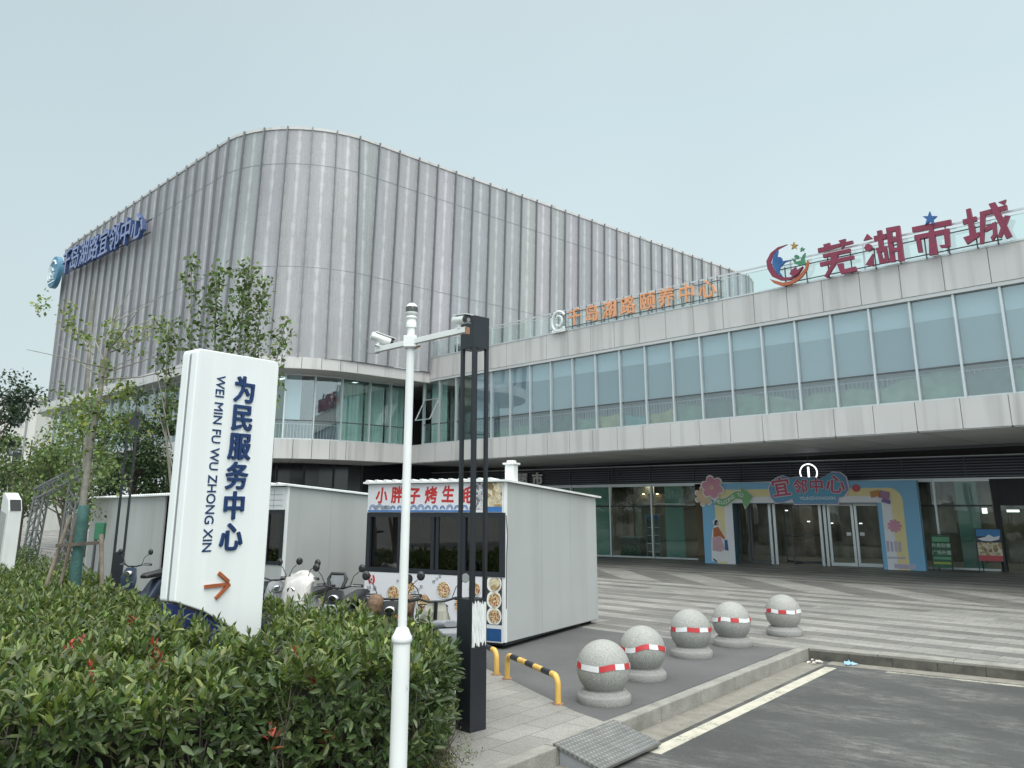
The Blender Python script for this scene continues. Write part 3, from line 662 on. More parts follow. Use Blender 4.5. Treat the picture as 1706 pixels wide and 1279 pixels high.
# interior behind the shopfront
gpart('shop_floor', mat('shop_floor_tile', (.20, .19, .17), .3, 0, .1, 1), lambda q: q.box(-7, 31, .09, 7.5, -.05, .012))
gpart('shop_back_wall', mat('shop_wall', (.11, .10, .085), .7, 0, .7, 1.6, streak=.75), lambda q: q.box(-7, 31, 5.0, 5.2, 0, 4))
gpart('shop_ceiling', M_dark_int, lambda q: q.box(-7, 31, .22, 7.5, 3.2, 3.25))
gpart('shop_partition', mat('partition', (.30, .27, .20), .7, 0, .2, 1), lambda q: (q.box(6.3, 7.3, 1.8, 1.9, 0, 3.1), q.box(8.9, 9.0, .3, 4, 0, 3.1)))
gpart('fascia_light_box', mat('tan_panel', (.42, .30, .20), .6, 0, .1, 1), lambda q: q.box(6.15, 8.05, 1.6, 1.75, 2.3, 2.75))
for tt in (6.95, 7.65): gpart('spot_lamp', M_warm, lambda q: q.lathe([(.0, 0), (.05, 0), (.05, .03), (0, .03)], (tt, 1.5, 2.74), 10))
for tt, yy, zz_ in ((13.3, 2.2, 2.0), (14.1, 2.5, 1.55), (15.2, 1.9, 1.5), (16.3, 2.0, 1.5), (12.2, 2, 3.15), (20.1, 1.5, 3.1), (22.2, 1.6, 1.75), (10.6, 1.2, 3.1), (15.4, 1.3, 3.1)):
    gpart('spot_lamp', M_glow, lambda q: q.lathe([(.0, 0), (.06, 0), (.06, .04), (0, .04)], (tt, yy, zz_), 10))
# the lit ceiling lamps of the shop
for tt, yy in ((2.5, 2.6), (7.3, 2.6), (13.0, 3.0), (16.5, 3.0), (21.0, 2.8), (26.0, 2.8)):
    la = bpy.data.lights.new('shop_lamp', 'AREA'); la.energy = 22 if 12 < tt < 22 else 44; la.size = 1.6; la.color = (1, .93, .82); lo = bpy.data.objects.new('shop_lamp', la); COL.objects.link(lo)
    lo.location = (Matrix.Translation(BW) @ Matrix.Rotation(BR, 4, 'Z') @ MG) @ Vector((tt, yy, 3.12))
# drum ground-floor core
core = outline(-23, -4.6, -3.6, 30, 4.5); CP = ringpath(core, yr=5.0)
band('drum_ground_glazing', CP, 0, FZ0 + .1, .2, mat('dark_glazing', (.03, .033, .04), .12, 0, .2, .5), bld)
q = MB()
for p_ in CP[2::2]: q.box(p_[0] + p_[2] * .03 - .04, p_[0] + p_[2] * .03 + .04, p_[1] + p_[3] * .03 - .04, p_[1] + p_[3] * .03 + .04, 0, FZ0)
q.build('drum_mullions', M_darkalu, bld)
# white letters above the supermarket entrance
WS = thing('supermarket_letters', 'white supermarket letters on the dark louvres above the market kiosk roof', 'sign', BW, BR)
for ch, tt in (('超', 1.25), ('市', 2.15)): text(ch, .62, mat('white_letter', (.75, .75, .75), .5), WS, MG @ FM(tt, -.16, 3.44), 'character', .04, .03)
# ================================================================ ROOF SIGNS
LET={'芜':[[(19.68,9.83),(20.75,9.83),(20.75,9.74),(19.68,9.69)],[(19.86,9.91),(20.06,9.92),(20.05,9.81),(19.96,9.74),(19.89,9.76)],[(20.34,9.92),(20.55,9.93),(20.48,9.71),(20.41,9.64),(20.41,9.77)],[(19.82,9.6),(20.66,9.6),(20.65,9.49),(19.83,9.49)],[(19.71,9.37),(20.74,9.37),(20.74,9.26),(19.71,9.24)],[(20.05,9.6),(20.31,9.58),(20.2,9.24),(19.88,8.85),(19.81,8.91),(20.06,9.25)],[(20.23,9.21),(20.41,9.2),(20.41,9.0),(20.77,9.02),(20.79,8.88),(20.32,8.88)]],'湖':[[(21.07,9.75),(21.2,9.93),(21.33,9.76)],[(21.07,9.53),(21.13,9.61),(21.2,9.63),(21.27,9.58),(21.3,9.48),(21.25,9.41),(21.17,9.39),(21.1,9.44)],[(21.3,9.3),(21.27,8.92),(21.06,9.01)],[(21.38,9.81),(21.74,9.8),(21.72,9.65),(21.38,9.66)],[(21.49,9.94),(21.62,9.94),(21.62,9.39),(21.49,9.4)],[(21.42,9.44),(21.52,9.43),(21.58,8.94),(21.47,8.95)],[(21.42,9.44),(21.7,9.43),(21.7,9.29),(21.42,9.29)],[(21.61,9.44),(21.7,9.43),(21.73,8.94),(21.64,8.94)],[(21.46,9.1),(21.73,9.07),(21.73,8.94),(21.47,8.95)],[(21.76,9.96),(21.9,9.95),(21.9,8.92),(21.77,8.93)],[(21.76,9.96),(22.14,9.94),(22.12,9.8),(21.76,9.81)],[(22.02,9.94),(22.14,9.94),(22.15,8.89),(22.0,8.9)],[(21.84,9.62),(22.07,9.61),(22.07,9.5),(21.83,9.5)],[(21.83,9.32),(22.07,9.31),(22.07,9.2),(21.83,9.21)]],'市':[[(22.45,9.82),(23.47,9.79),(23.47,9.64),(22.45,9.67)],[(22.9,9.81),(23.02,9.8),(22.99,9.54),(22.89,9.54)],[(22.49,9.57),(23.4,9.55),(23.4,9.42),(22.48,9.44)],[(22.51,9.57),(22.63,9.56),(22.65,9.04),(22.54,9.05)],[(23.26,9.55),(23.4,9.54),(23.37,9.04),(23.25,9.03)],[(23.11,9.13),(23.31,9.11),(23.34,9.02),(23.14,9.05)],[(22.88,9.59),(23.02,9.58),(23.04,8.89),(22.82,8.9)]],'城':[[(23.76,9.71),(24.1,9.72),(24.1,9.59),(23.76,9.57)],[(23.88,9.97),(23.99,9.98),(24.03,9.22),(23.88,9.22)],[(23.72,9.21),(24.12,9.27),(24.12,9.16),(23.79,9.0)],[(24.2,9.81),(24.85,9.84),(24.85,9.71),(24.2,9.69)],[(24.21,9.8),(24.34,9.81),(24.19,8.93),(24.1,8.93)],[(24.26,9.35),(24.53,9.44),(24.54,9.32),(24.27,9.23)],[(24.46,9.44),(24.55,9.43),(24.53,9.08),(24.4,8.94),(24.37,9.05),(24.44,9.12)],[(24.44,9.97),(24.6,9.98),(24.87,8.97),(24.73,8.93)],[(24.78,9.56),(24.89,9.52),(24.62,8.98),(24.54,9.02)],[(24.67,9.95),(24.86,9.98),(24.8,9.84)]]}
LOGO=[('crimson',[(18.7,10.19),(18.38,10.17),(18.12,10.04),(17.95,9.8),(17.97,9.54),(18.11,9.25),(18.38,9.07),(18.67,9.02),(18.95,9.1),(19.16,9.34),(19.01,9.23),(18.74,9.11),(18.5,9.15),(18.28,9.31),(18.14,9.55),(18.09,9.74),(18.18,9.96),(18.38,10.1)]),('orange',[(18.02,9.19),(18.19,9.11),(18.45,8.99),(18.71,8.98),(18.99,9.09),(19.22,9.3),(19.32,9.55),(19.35,9.45),(19.28,9.24),(19.08,9.03),(18.84,8.91),(18.6,8.87),(18.37,8.9),(18.16,9.02)]),('blue',[(18.32,10.05),(18.38,10.06),(18.31,9.79),(18.36,9.69),(18.5,9.68),(18.79,9.65),(18.57,9.62),(18.39,9.49),(18.36,9.36),(18.46,9.18),(18.31,9.3),(18.18,9.54),(18.15,9.71),(18.21,9.91)]),('blue',[(18.49,9.73),(18.48,9.69),(18.44,9.67),(18.4,9.66),(18.35,9.69),(18.32,9.73),(18.31,9.77),(18.33,9.81),(18.36,9.84),(18.41,9.84),(18.45,9.82),(18.48,9.78)]),('green',[(18.81,9.71),(18.91,9.66),(18.94,9.56),(19.11,9.57),(19.18,9.71),(19.27,9.78),(19.22,9.59),(19.25,9.42),(19.07,9.42),(18.91,9.5)]),('green',[(19.05,9.7),(19.03,9.67),(19.01,9.65),(18.98,9.65),(18.94,9.66),(18.92,9.69),(18.91,9.73),(18.92,9.76),(18.95,9.78),(18.99,9.78),(19.02,9.76),(19.05,9.73)]),('gold',[(18.94,10.22),(18.96,10.12),(19.06,10.09),(18.98,10.05),(19.01,9.95),(18.92,10.02),(18.84,9.99),(18.88,10.08),(18.8,10.15),(18.9,10.13)]),('green',[(19.19,9.99),(19.2,9.93),(19.27,9.92),(19.22,9.89),(19.23,9.83),(19.18,9.87),(19.12,9.85),(19.15,9.9),(19.11,9.95),(19.16,9.94)]),('crimson',[(18.71,9.2),(18.78,9.32),(18.93,9.39),(18.96,9.28),(19.16,9.36),(19.01,9.18),(18.85,9.1)])]
STAR=[(22.98,10.15),(23.01,10.0),(23.15,9.96),(23.04,9.89),(23.05,9.73),(22.95,9.85),(22.82,9.79),(22.88,9.93),(22.78,10.05),(22.92,10.02)]

M_sign = {'crimson': M_crim, 'orange': mat('sign_orange', (.42, .12, .06), .5, 0, .1, 3), 'blue': mat('sign_blue', (.03, .12, .33), .5, 0, .15, 3), 'green': mat('sign_green', (.06, .22, .12), .5, 0, .12, 3), 'gold': mat('sign_gold', (.36, .24, .08), .5, 0, .1, 3)}
mk = thing('rooftop_letter_sign', 'large crimson Chinese letters with round emblem standing along the terrace edge', 'sign', BW, BR)
FR = FM(0, -.10, 0)
for ch, polys in LET.items():
    q = MB()
    for i, p in enumerate(polys): q.prism(p, FM(0, -.10 - .004 * i, 0), .10)
    o = q.build('character', M_crim, mk)
o = MB(); o.prism(STAR, FM(0, -.16, 0), .08); o.build('star', M_sign['blue'], mk, label='blue star above the third letter')
em = None
for i, (c_, p) in enumerate(LOGO):
    q = MB(); q.prism(p, FM(0, -.11 - .005 * i, 0), .07); o = q.build('emblem' if em is None else 'emblem_piece', M_sign[c_], em or mk); em = em or o
q = MB()
for zz_ in (8.98, 9.45): q.bar((18.3, -.06, zz_), (24.6, -.06, zz_), .03, .03)
for xx in (18.5, 19.2, 19.9, 20.6, 21.3, 22.0, 22.7, 23.3, 24.0, 24.5): q.bar((xx, -.06, RZ), (xx, -.06, 9.5), .03, .03)
q.build('support_frame', M_darkalu, mk)
og = thing('rooftop_orange_sign', 'small orange Chinese letters with white emblem on the glass terrace railing', 'sign', BW, BR)
M_or = mat('orange_letter', (.74, .36, .19), .5, 0, .06, 3); M_wl = mat('white_emblem', (.74, .77, .77), .5, 0, .05, 3)
for ch, xx in zip('千岛湖路颐养中心', (9.74, 10.62, 11.47, 12.34, 13.22, 14.03, 14.88, 15.70)): text(ch, .70, M_or, og, FM(xx, -.12, 9.28), 'character', .04, .010)
q = MB()
q.tube([(8.92 + .36 * math.cos(t) * (1 if k % 2 == 0 else 1), -.12, 9.28 + .40 * math.sin(t)) for k, t in enumerate(np.linspace(.6, 5.6, 22))], .055, 6)
q.tube([(8.92 + .18 * math.cos(t), -.12, 9.30 + .20 * math.sin(t)) for t in np.linspace(-2.4, 2.2, 14)], .05, 6)
q.prism([(-.34, -.44), (.34, -.44), (.34, -.30), (-.34, -.30)], FM(8.92, -.10, 9.28), .06)
q.build('emblem', M_wl, og)
q = MB()
for zz_ in (9.0, 9.55): q.bar((8.4, -.05, zz_), (16.2, -.05, zz_), .03, .03)
xx = 8.5
while xx < 16.2: q.bar((xx, -.05, RZ + .03), (xx, -.05, 9.72), .02, .02); xx += .36
q.build('support_frame', M_darkalu, og)
bs = thing('drum_blue_sign', 'blue Chinese letters with round light blue emblem high on the drum facade', 'sign', BW, BR)
M_bs = mat('blue_letter_side', (.035, .07, .20), .5, 0, .08, 1); M_bf = mat('blue_letter_face', (.22, .27, .45), .5, 0, .05, 1); M_be = mat('pale_blue_emblem', (.07, .21, .33), .45, 0, .08, 1)
for i, ch in enumerate('千岛湖路宜邻中心'):
    xx = -22.9 + 1.62 * i; a = text(ch, 1.62, M_bs, bs, FM(xx, -9.30, 16.55 - .075 * i), 'character', .10, .012)
    text(ch, 1.62, M_bf, a, FM(xx, -9.405, 16.55 - .075 * i), 'face', .005, .008)
q = MB(); n_ = 40; q.loft([[(-25.3 + 1.02 * math.cos(t) * s_, yy, 16.5 + 1.02 * math.sin(t) * s_) for t in np.linspace(0, 2 * math.pi, n_ + 1)[:-1]] for yy, s_ in ((-9.12, 1), (-9.38, 1), (-9.42, .96))]); eb = q.build('emblem', M_be, bs)
q = MB()
for r_, a0, a1 in ((.72, .5, 3.9), (.46, 2.2, 6.0), (.2, 0, 5)): q.tube([(-25.3 + r_ * math.cos(t), -9.44, 16.5 + r_ * math.sin(t)) for t in np.linspace(a0, a1, 20)], .07, 6)
q.box(-25.9, -24.7, -9.46, -9.425, 15.78, 15.88); q.box(-25.75, -24.85, -9.46, -9.425, 15.98, 16.06); q.build('emblem_rings', mat('emblem_white', (.62, .70, .74), .5), eb)
one('support_frame', M_darkalu, bs, lambda q: [q.bar((-23.6, -9.02, zz_), (-10.7, -9.02, zz_ - .55), .06, .06) for zz_ in (16.2, 16.9)])
# terrace equipment behind the glass
ac = thing('air_conditioner', 'grey air conditioner box behind the glass railing at the inner corner of the terrace', 'air conditioner', tuple(bld.matrix_basis @ Vector((1.35, .75, RZ - .02))) if False else (0, 0, 0), 0)
ac.location = Matrix.Translation(BW) @ Matrix.Rotation(BR, 4, 'Z') @ Vector((2.0, .8, RZ - .02)); ac.rotation_euler = (0, 0, BR)
one('casing', M_grey_pl, ac, lambda q: q.box(-.28, .28, -.16, .16, .04, .62), .01)
one('fan_grille', M_black, ac, lambda q: q.lathe([(.0, 0), (.2, 0), (.2, .02), (0, .02)], (0, 0, 0), 20)).rotation_euler = (R(90), 0, 0)
ac.children[-1].location = (0, -.165, .34)
one('foot', M_darkalu, ac, lambda q: (q.box(-.24, -.18, -.17, .17, 0, .04), q.box(.18, .24, -.17, .17, 0, .04)))
hz = thing('cable_hoop', 'black cable loops lying behind the railing beside the air conditioner', 'cable'); hz.location = Matrix.Translation(BW) @ Matrix.Rotation(BR, 4, 'Z') @ Vector((.95, .6, RZ - .02)); hz.rotation_euler = (0, 0, BR)
one('loop', M_black, hz, lambda q: (q.tube([(.22 * math.cos(t), 0, .22 * math.sin(t) + .01) for t in np.linspace(0, math.pi, 14)], .02, 6), q.tube([(.1 + .16 * math.cos(t), .1, .17 * math.sin(t) + .01) for t in np.linspace(0, math.pi, 14)], .02, 6)))
# ================================================================ ENTRANCE ARCH
AR = math.atan2(-.530, .848)
ar = thing('entrance_arch', 'blue yellow and white printed welcome arch around the mall doors', 'arch', (7.65, 34.04, 0), AR)
AW, AH, OX0, OX1, OH = 7.9, 3.08, 1.16, 6.55, 2.31
M_ab = mat('arch_blue', (.22, .48, .72), .5, 0, .05, .6); M_ay = mat('arch_yellow', (.80, .69, .36), .5, 0, .05, .8); M_aw = mat('arch_white', (.80, .80, .84), .5, 0, .04, .8); M_at = mat('arch_side_teal', (.05, .14, .19), .5, 0, .06, .8)
one('board', M_ab, ar, lambda q: (q.box(0, OX0, 0, .6, 0, AH), q.box(OX1, AW, 0, .6, 0, AH), q.box(OX0, OX1, 0, .6, OH, AH)))
def round_u(x0, x1, h, y, th, r, z0=0.0):   # inverted-U band with rounded outer top corners
    o_ = [(x0, z0), (x0, h - r)] + [(x0 + r - r * math.cos(t), h - r + r * math.sin(t)) for t in np.linspace(0, math.pi / 2, 7)] + [(x1 - r + r * math.sin(t), h - r + r * math.cos(t)) for t in np.linspace(0, math.pi / 2, 7)] + [(x1, z0)]
    return o_
def band_u(name, m, y, x0, x1, h, r, t_):
    q = MB(); a = round_u(x0, x1, h, y, 0, r); b_ = round_u(x0 + t_, x1 - t_, h - t_ * .72, y, 0, max(.05, r - t_)); n_ = len(a)
    for k in range(n_ - 1): q.add([(a[k][0], y, a[k][1]), (a[k + 1][0], y, a[k + 1][1]), (b_[k + 1][0], y, b_[k + 1][1]), (b_[k][0], y, b_[k][1])], [(0, 1, 2, 3)])
    q.build(name, m, ar)
band_u('yellow_band', M_ay, -.006, .52, 7.40, 2.83, .45, .42)
band_u('white_band', M_aw, -.009, .90, 7.02, 2.55, .12, .33)
one('inner_side', M_at, ar, lambda q: (q.box(OX0, OX0 + .02, .01, .75, 0, OH), q.box(OX1 - .02, OX1, .01, .75, 0, OH), q.box(OX0 + .02, OX1 - .02, .01, .75, OH - .02, OH)))
def disc(cx, cz, r, n_=16): return [(cx + r * math.cos(2 * math.pi * k / n_), cz + r * math.sin(2 * math.pi * k / n_)) for k in range(n_)]
def flower(cx, cz, r, n_, ph=0):
    pts = []
    for k in range(n_ * 8):
        t = 2 * math.pi * k / (n_ * 8); rr = r * (.62 + .38 * abs(math.cos(n_ * (t + ph) / 2)) ** .6); pts.append((cx + rr * math.cos(t), cz + rr * math.sin(t)))
    return pts
M_pink = mat('flower_pink', (.66, .30, .40), .5, 0, .08, 4); M_pale = mat('pale_edge', (.82, .78, .78), .5, 0, .05, 4); M_peach = mat('flower_peach', (.68, .52, .34), .5, 0, .08, 4); M_grn = mat('arrow_green', (.20, .43, .19), .5, 0, .08, 4); M_rd = mat('balloon_red', (.50, .03, .05), .3, 0, .08, 4)
q = MB(); q.prism(flower(.12, 2.58, .42, 7), FM(0, -.03, 0), .03); fl = q.build('peach_flower', M_pale, ar); q = MB(); q.prism(flower(.12, 2.58, .36, 7), FM(0, -.065, 0), .02); q.build('petals', M_peach, fl)
q = MB(); q.prism(flower(.49, 2.92, .50, 6, .3), FM(0, -.07, 0), .03); fl = q.build('pink_flower', M_pale, ar); q = MB(); q.prism(flower(.49, 2.92, .43, 6, .3), FM(0, -.105, 0), .02); q.build('petals', M_pink, fl)
q = MB(); q.prism(disc(.49, 2.92, .09), FM(0, -.13, 0), .015); q.build('flower_centre', M_peach, fl)
def acz(s_): return 2.33 + .24 * s_ + .085 * math.sin(s_ * 7 + 2.2)
def arrow(off):
    top = [(.55 + 1.10 * s_, acz(s_) + .15 + off) for s_ in np.linspace(0, 1, 14)]; bot = [(.55 + 1.10 * s_, acz(s_) - .15 - off) for s_ in np.linspace(0, 1, 14)]
    return [(.55 - off, bot[0][1] + .15)] + top + [(1.63 - off, 2.93 + off), (2.10 + off * 1.6, 2.56), (1.78 - off, 2.12 - off * 1.6)] + bot[::-1]
q = MB(); q.prism(arrow(.03), FM(0, -.05, 0), .03); aw_ = q.build('welcome_arrow', M_pale, ar); q = MB(); q.prism(arrow(0), FM(0, -.085, 0), .012); q.build('arrow_face', M_grn, aw_)
for i, ch in enumerate('WELCOME TO'):
    s_ = .06 + .102 * i
    if ch != ' ': text(ch, .20, M_aw, aw_, FM(.56 + 1.12 * s_, -.105, acz(s_)) @ Matrix.Rotation(.2 + .25 * math.cos(s_ * 7 + 2.2), 4, 'Z'), 'letter', .004, .012)
nb = [(2.62, 2.62), (2.55, 2.95), (2.75, 3.18), (3.05, 3.30), (3.35, 3.42), (3.75, 3.28), (4.0, 3.30), (4.25, 3.30), (4.6, 3.28), (4.9, 3.30), (5.1, 3.22), (5.4, 3.30), (5.75, 3.62), (6.15, 3.58), (6.42, 3.28), (6.5, 2.85), (6.25, 2.62), (6.0, 2.58), (5.92, 2.36), (3.78, 2.36), (3.72, 2.56), (3.3, 2.44), (2.85, 2.40)]
nb = [(2.74 + (a - 2.55) * .728, b_ - .07 if b_ < 3.3 else 3.2 + (b_ - 3.2) * .45) for a, b_ in nb]
cxn, czn = 4.17, 2.86
M_nb = mat('name_board_blue', (.12, .36, .54), .5, 0, .06, 2); M_nbe = mat('name_board_edge', (.24, .30, .55), .5, 0, .06, 2)
q = MB(); q.prism([(cxn + (a - cxn) * 1.035, czn + (b_ - czn) * 1.10) for a, b_ in nb], FM(0, -.04, 0), .03); nbo = q.build('name_board', M_pale, ar)
q = MB(); q.prism([(cxn + (a - cxn) * 1.01, czn + (b_ - czn) * 1.05) for a, b_ in nb], FM(0, -.075, 0), .015); q.build('board_edge', M_nbe, nbo)
q = MB(); q.prism([(cxn + (a - cxn) * .97, czn + (b_ - czn) * .95) for a, b_ in nb], FM(0, -.095, 0), .015); q.build('board_face', M_nb, nbo)
for ch, xx, zz_, sz, rt in (('宜', 3.21, 2.84, .74, .12), ('邻', 3.93, 2.87, .56, .0), ('中', 4.51, 2.90, .56, .0), ('心', 5.19, 2.93, .70, -.1)):
    text(ch, sz * 1.0, M_pale, nbo, FM(xx, -.118, zz_) @ Matrix.Rotation(rt, 4, 'Z'), 'character_edge', .004, .05)
    text(ch, sz, mat('name_pink', (.50, .09, .18), .5, 0, .06, 4), nbo, FM(xx, -.130, zz_) @ Matrix.Rotation(rt, 4, 'Z'), 'character', .006, .022)
text('YILINZHONGXIN', .165, M_aw, nbo, FM(4.51, -.118, 2.47), 'lettering', .004, .014)
q = MB(); q.prism(disc(5.89, 2.83, .14), FM(0, -.03, 0), .02); q.build('red_ball', M_rd, ar)
for nm, cx, cz, w_, h_, rt, m_ in (('orange_package', 6.52, 2.62, .34, .22, .2, mat('pkg_orange', (.55, .26, .08), .5)), ('purple_package', 6.82, 2.58, .36, .26, -.2, mat('pkg_mauve', (.38, .20, .32), .5)), ('small_pouch', 6.86, 2.36, .30, .14, -.3, mat('pkg_purple', (.20, .13, .30), .5))):
    q = MB(); q.prism([(-w_ / 2, -h_ / 2), (w_ / 2, -h_ / 2), (w_ / 2 * .9, h_ / 2), (-w_ / 2 * .9, h_ / 2)], FM(cx, -.03, cz) @ Matrix.Rotation(rt, 4, 'Z'), .03); q.build(nm, m_, ar)
q = MB(); q.prism(flower(7.05, 1.50, .23, 9), FM(0, -.03, 0), .02); q.build('pink_flower', M_pink, ar)
# flat printed shopper on the left leg
sh = MB(); M_coat = mat('print_orange', (.50, .15, .06), .6); M_skirt = mat('print_pink', (.60, .38, .44), .6); M_hair = mat('print_dark', (.03, .03, .05), .6); M_skin = mat('print_skin', (.62, .44, .36), .6)
pr = one('shopper_print', M_pale, ar, lambda q: q.prism([(.28, .10), (.30, .75), (.36, 1.25), (.45, 1.45), (.40, 1.60), (.52, 1.72), (.66, 1.68), (.72, 1.50), (.70, 1.30), (.95, .98), (1.02, .55), (.92, .10), (.6, .05)], FM(0, -.012, 0), .01))
for nm, m_, poly in (('coat', M_coat, [(.42, 1.35), (.62, 1.40), (.88, .98), (.82, .92), (.68, 1.04), (.40, 1.0)]), ('skirt', M_skirt, [(.36, 1.0), (.70, 1.02), (.86, .55), (.66, .45), (.34, .50)]), ('hair', M_hair, [(.46, 1.45), (.48, 1.62), (.56, 1.67), (.64, 1.62), (.56, 1.55), (.55, 1.46)]), ('face', M_skin, [(.56, 1.46), (.57, 1.56), (.64, 1.58), (.66, 1.50), (.62, 1.43)]), ('bag', M_sign['blue'], [(.84, .92), (.96, .90), (.98, .50), (.84, .52)]), ('legs', M_aw, [(.40, .48), (.62, .45), (.72, .12), (.62, .12), (.52, .38), (.48, .16), (.38, .2)]), ('shoes', M_hair, [(.36, .20), (.50, .10), (.46, .06), (.34, .16)])):
    q = MB(); q.prism(poly, FM(0, -.026, 0), .006); q.build(nm, m_, pr)
M_lil = mat('print_lilac', (.52, .46, .60), .6)
q = MB()
for k in range(4): q.prism([(6.72 + .13 * k, .62), (6.80 + .13 * k, .62), (6.80 + .13 * k, .98 - .05 * (k % 2)), (6.72 + .13 * k, .98)], FM(0, -.014, 0), .005)
q.prism([(6.7, .38), (7.3, .38), (7.3, .44), (6.7, .44)], FM(0, -.014, 0), .005); q.prism([(6.9, .05), (7.6, .05), (7.6, .2), (6.9, .2)], FM(0, -.014, 0), .005)
q.build('lilac_print', M_lil, ar)
# glowing gate number
gn = thing('gate_number_sign', 'glowing white ring with the number one above the welcome arch', 'sign', BW, BR)
def ring_mesh(q):
    q.tube([tuple(MG @ Vector((15.33 + .32 * math.cos(t), -1.2, 3.44 + .32 * math.sin(t)))) for t in np.linspace(0, 2 * math.pi, 33)], .024, 6, False)
one('ring', M_glow, gn, ring_mesh); text('1', .54, M_glow, gn, MG @ FM(15.33, -1.2, 3.44), 'number', .015, .012)
one('hanger', M_darkalu, gn, lambda q: q.bar(tuple(MG @ Vector((15.33, -1.18, 3.77))), tuple(MG @ Vector((15.33, -1.18, 4.13))), .03, .03))
# ---------------------------------------------------------------- doors inside the arch (belong to the centre)
MA = (Matrix.Translation(BW) @ Matrix.Rotation(BR, 4, 'Z')).inverted() @ Matrix.Translation((7.65, 34.04, 0)) @ Matrix.Rotation(AR, 4, 'Z')
def apart(name, m, fn, parent=None):
    q = MB(); fn(q); q.v = [tuple(MA @ Vector(v)) for v in q.v]; return q.build(name, m, parent or bld)
rvc = (3.35, 1.75)
rv = apart('revolving_door', M_alu, lambda q: ([q.box(x_ - .05, x_ + .05, .78, .88, 0, 2.5) for x_ in (2.45, 2.62, 4.35, 4.52)], q.box(2.4, 4.55, .80, .9, 2.28, 2.5)))
apart('curved_glass', M_glass_gr, lambda q: [q.tube([(rvc[0] + 1.0 * math.cos(a_), rvc[1] + .95 * math.sin(a_), z_) for z_ in (0.05, 2.28)], .0, 3) for a_ in ()] + [q.add([(rvc[0] + 1.0 * math.cos(a_), rvc[1] + .95 * math.sin(a_), z_) for a_ in np.linspace(math.pi * .8, math.pi * 2.2, 13) for z_ in (.05, 2.28)], [(2 * k, 2 * k + 2, 2 * k + 3, 2 * k + 1) for k in range(12)])], rv)
for a_ in (.4, .4 + math.pi * 2 / 3, .4 + math.pi * 4 / 3):
    c_, s_ = math.cos(a_), math.sin(a_)
    apart('door_leaf', M_darkalu, lambda q: (q.bar((rvc[0] + .9 * c_, rvc[1] + .85 * s_, .03), (rvc[0] + .9 * c_, rvc[1] + .85 * s_, 2.26), .05, .05), q.bar((rvc[0], rvc[1], .05), (rvc[0] + .9 * c_, rvc[1] + .85 * s_, .05), .04, .08), q.bar((rvc[0], rvc[1], 2.22), (rvc[0] + .9 * c_, rvc[1] + .85 * s_, 2.22), .04, .08), q.bar((rvc[0], rvc[1], 1.05), (rvc[0] + .9 * c_, rvc[1] + .85 * s_, 1.05), .03, .05)), rv)
for x0_, x1_ in ((4.62, 5.55), (5.58, 6.5)):
    dr = apart('swing_door', M_alu, lambda q: (q.box(x0_, x0_ + .09, .80, .86, .02, 2.29), q.box(x1_ - .09, x1_, .80, .86, .02, 2.29), q.box(x0_ + .09, x1_ - .09, .80, .86, .02, .14), q.box(x0_ + .09, x1_ - .09, .80, .86, 2.2, 2.29)))
    apart('glass', M_glass_gr, lambda q: q.box(x0_ + .09, x1_ - .09, .825, .835, .14, 2.2), dr)
    apart('push_sticker', M_aw, lambda q: q.box((x1_ - .30) if x0_ < 5 else (x0_ + .14), (x1_ - .14) if x0_ < 5 else (x0_ + .30), .812, .818, 1.12, 1.24), dr)
for x0_, x1_ in ((1.2, 1.62), (1.66, 2.4)):
    dr = apart('side_light', M_darkalu, lambda q: (q.box(x0_, x0_ + .06, .80, .86, .02, 2.29), q.box(x1_ - .06, x1_, .80, .86, .02, 2.29), q.box(x0_ + .06, x1_ - .06, .80, .86, .02, .10)))
    apart('glass', M_glass_gr, lambda q: q.box(x0_ + .06, x1_ - .06, .825, .835, .1, 2.29), dr)
# things inside the shop
def gworld(t, y): return tuple((Matrix.Translation(BW) @ Matrix.Rotation(BR, 4, 'Z') @ MG) @ Vector((t, y, .012)))
sc_ = thing('shop_counter', 'pale counter with green plants behind the left shopfront glass', 'counter', gworld(6.6, .75), BR + GA)
one('top', M_interior, sc_, lambda q: q.box(-.45, .6, -.25, .25, .80, .86), .01); one('front', M_dark_int, sc_, lambda q: q.box(-.4, .55, -.2, .2, 0, .80))
q = MB()
for k in range(160): a_ = (random.uniform(-.4, .55), random.uniform(-.28, -.2), random.uniform(.05, .45)); q.add([a_, (a_[0] + .06, a_[1] - .02, a_[2] + .03), (a_[0] + .02, a_[1] - .01, a_[2] + .09)], [(0, 1, 2)])
q.build('plants', mat('counter_plant', (.06, .18, .09), .6, 0, .4, 9), sc_)
fg = thing('display_fridge', 'tall display fridge with blue top behind the left shopfront glass', 'fridge', gworld(7.75, 1.0), BR + GA)
one('cabinet', M_grey_pl, fg, lambda q: (q.box(-.34, -.30, -.3, .3, 0, 1.8), q.box(.30, .34, -.3, .3, 0, 1.8), q.box(-.30, .30, .2, .3, 0, 1.8), q.box(-.34, .34, -.3, .3, 1.8, 1.83))); one('header', M_sign['blue'], fg, lambda q: q.box(-.30, .30, -.3, .2, 1.62, 1.8)); one('shelf', M_white, fg, lambda q: [q.box(-.30, .30, -.25, .2, z_, z_ + .03) for z_ in (.2, .55, .9, 1.25)])
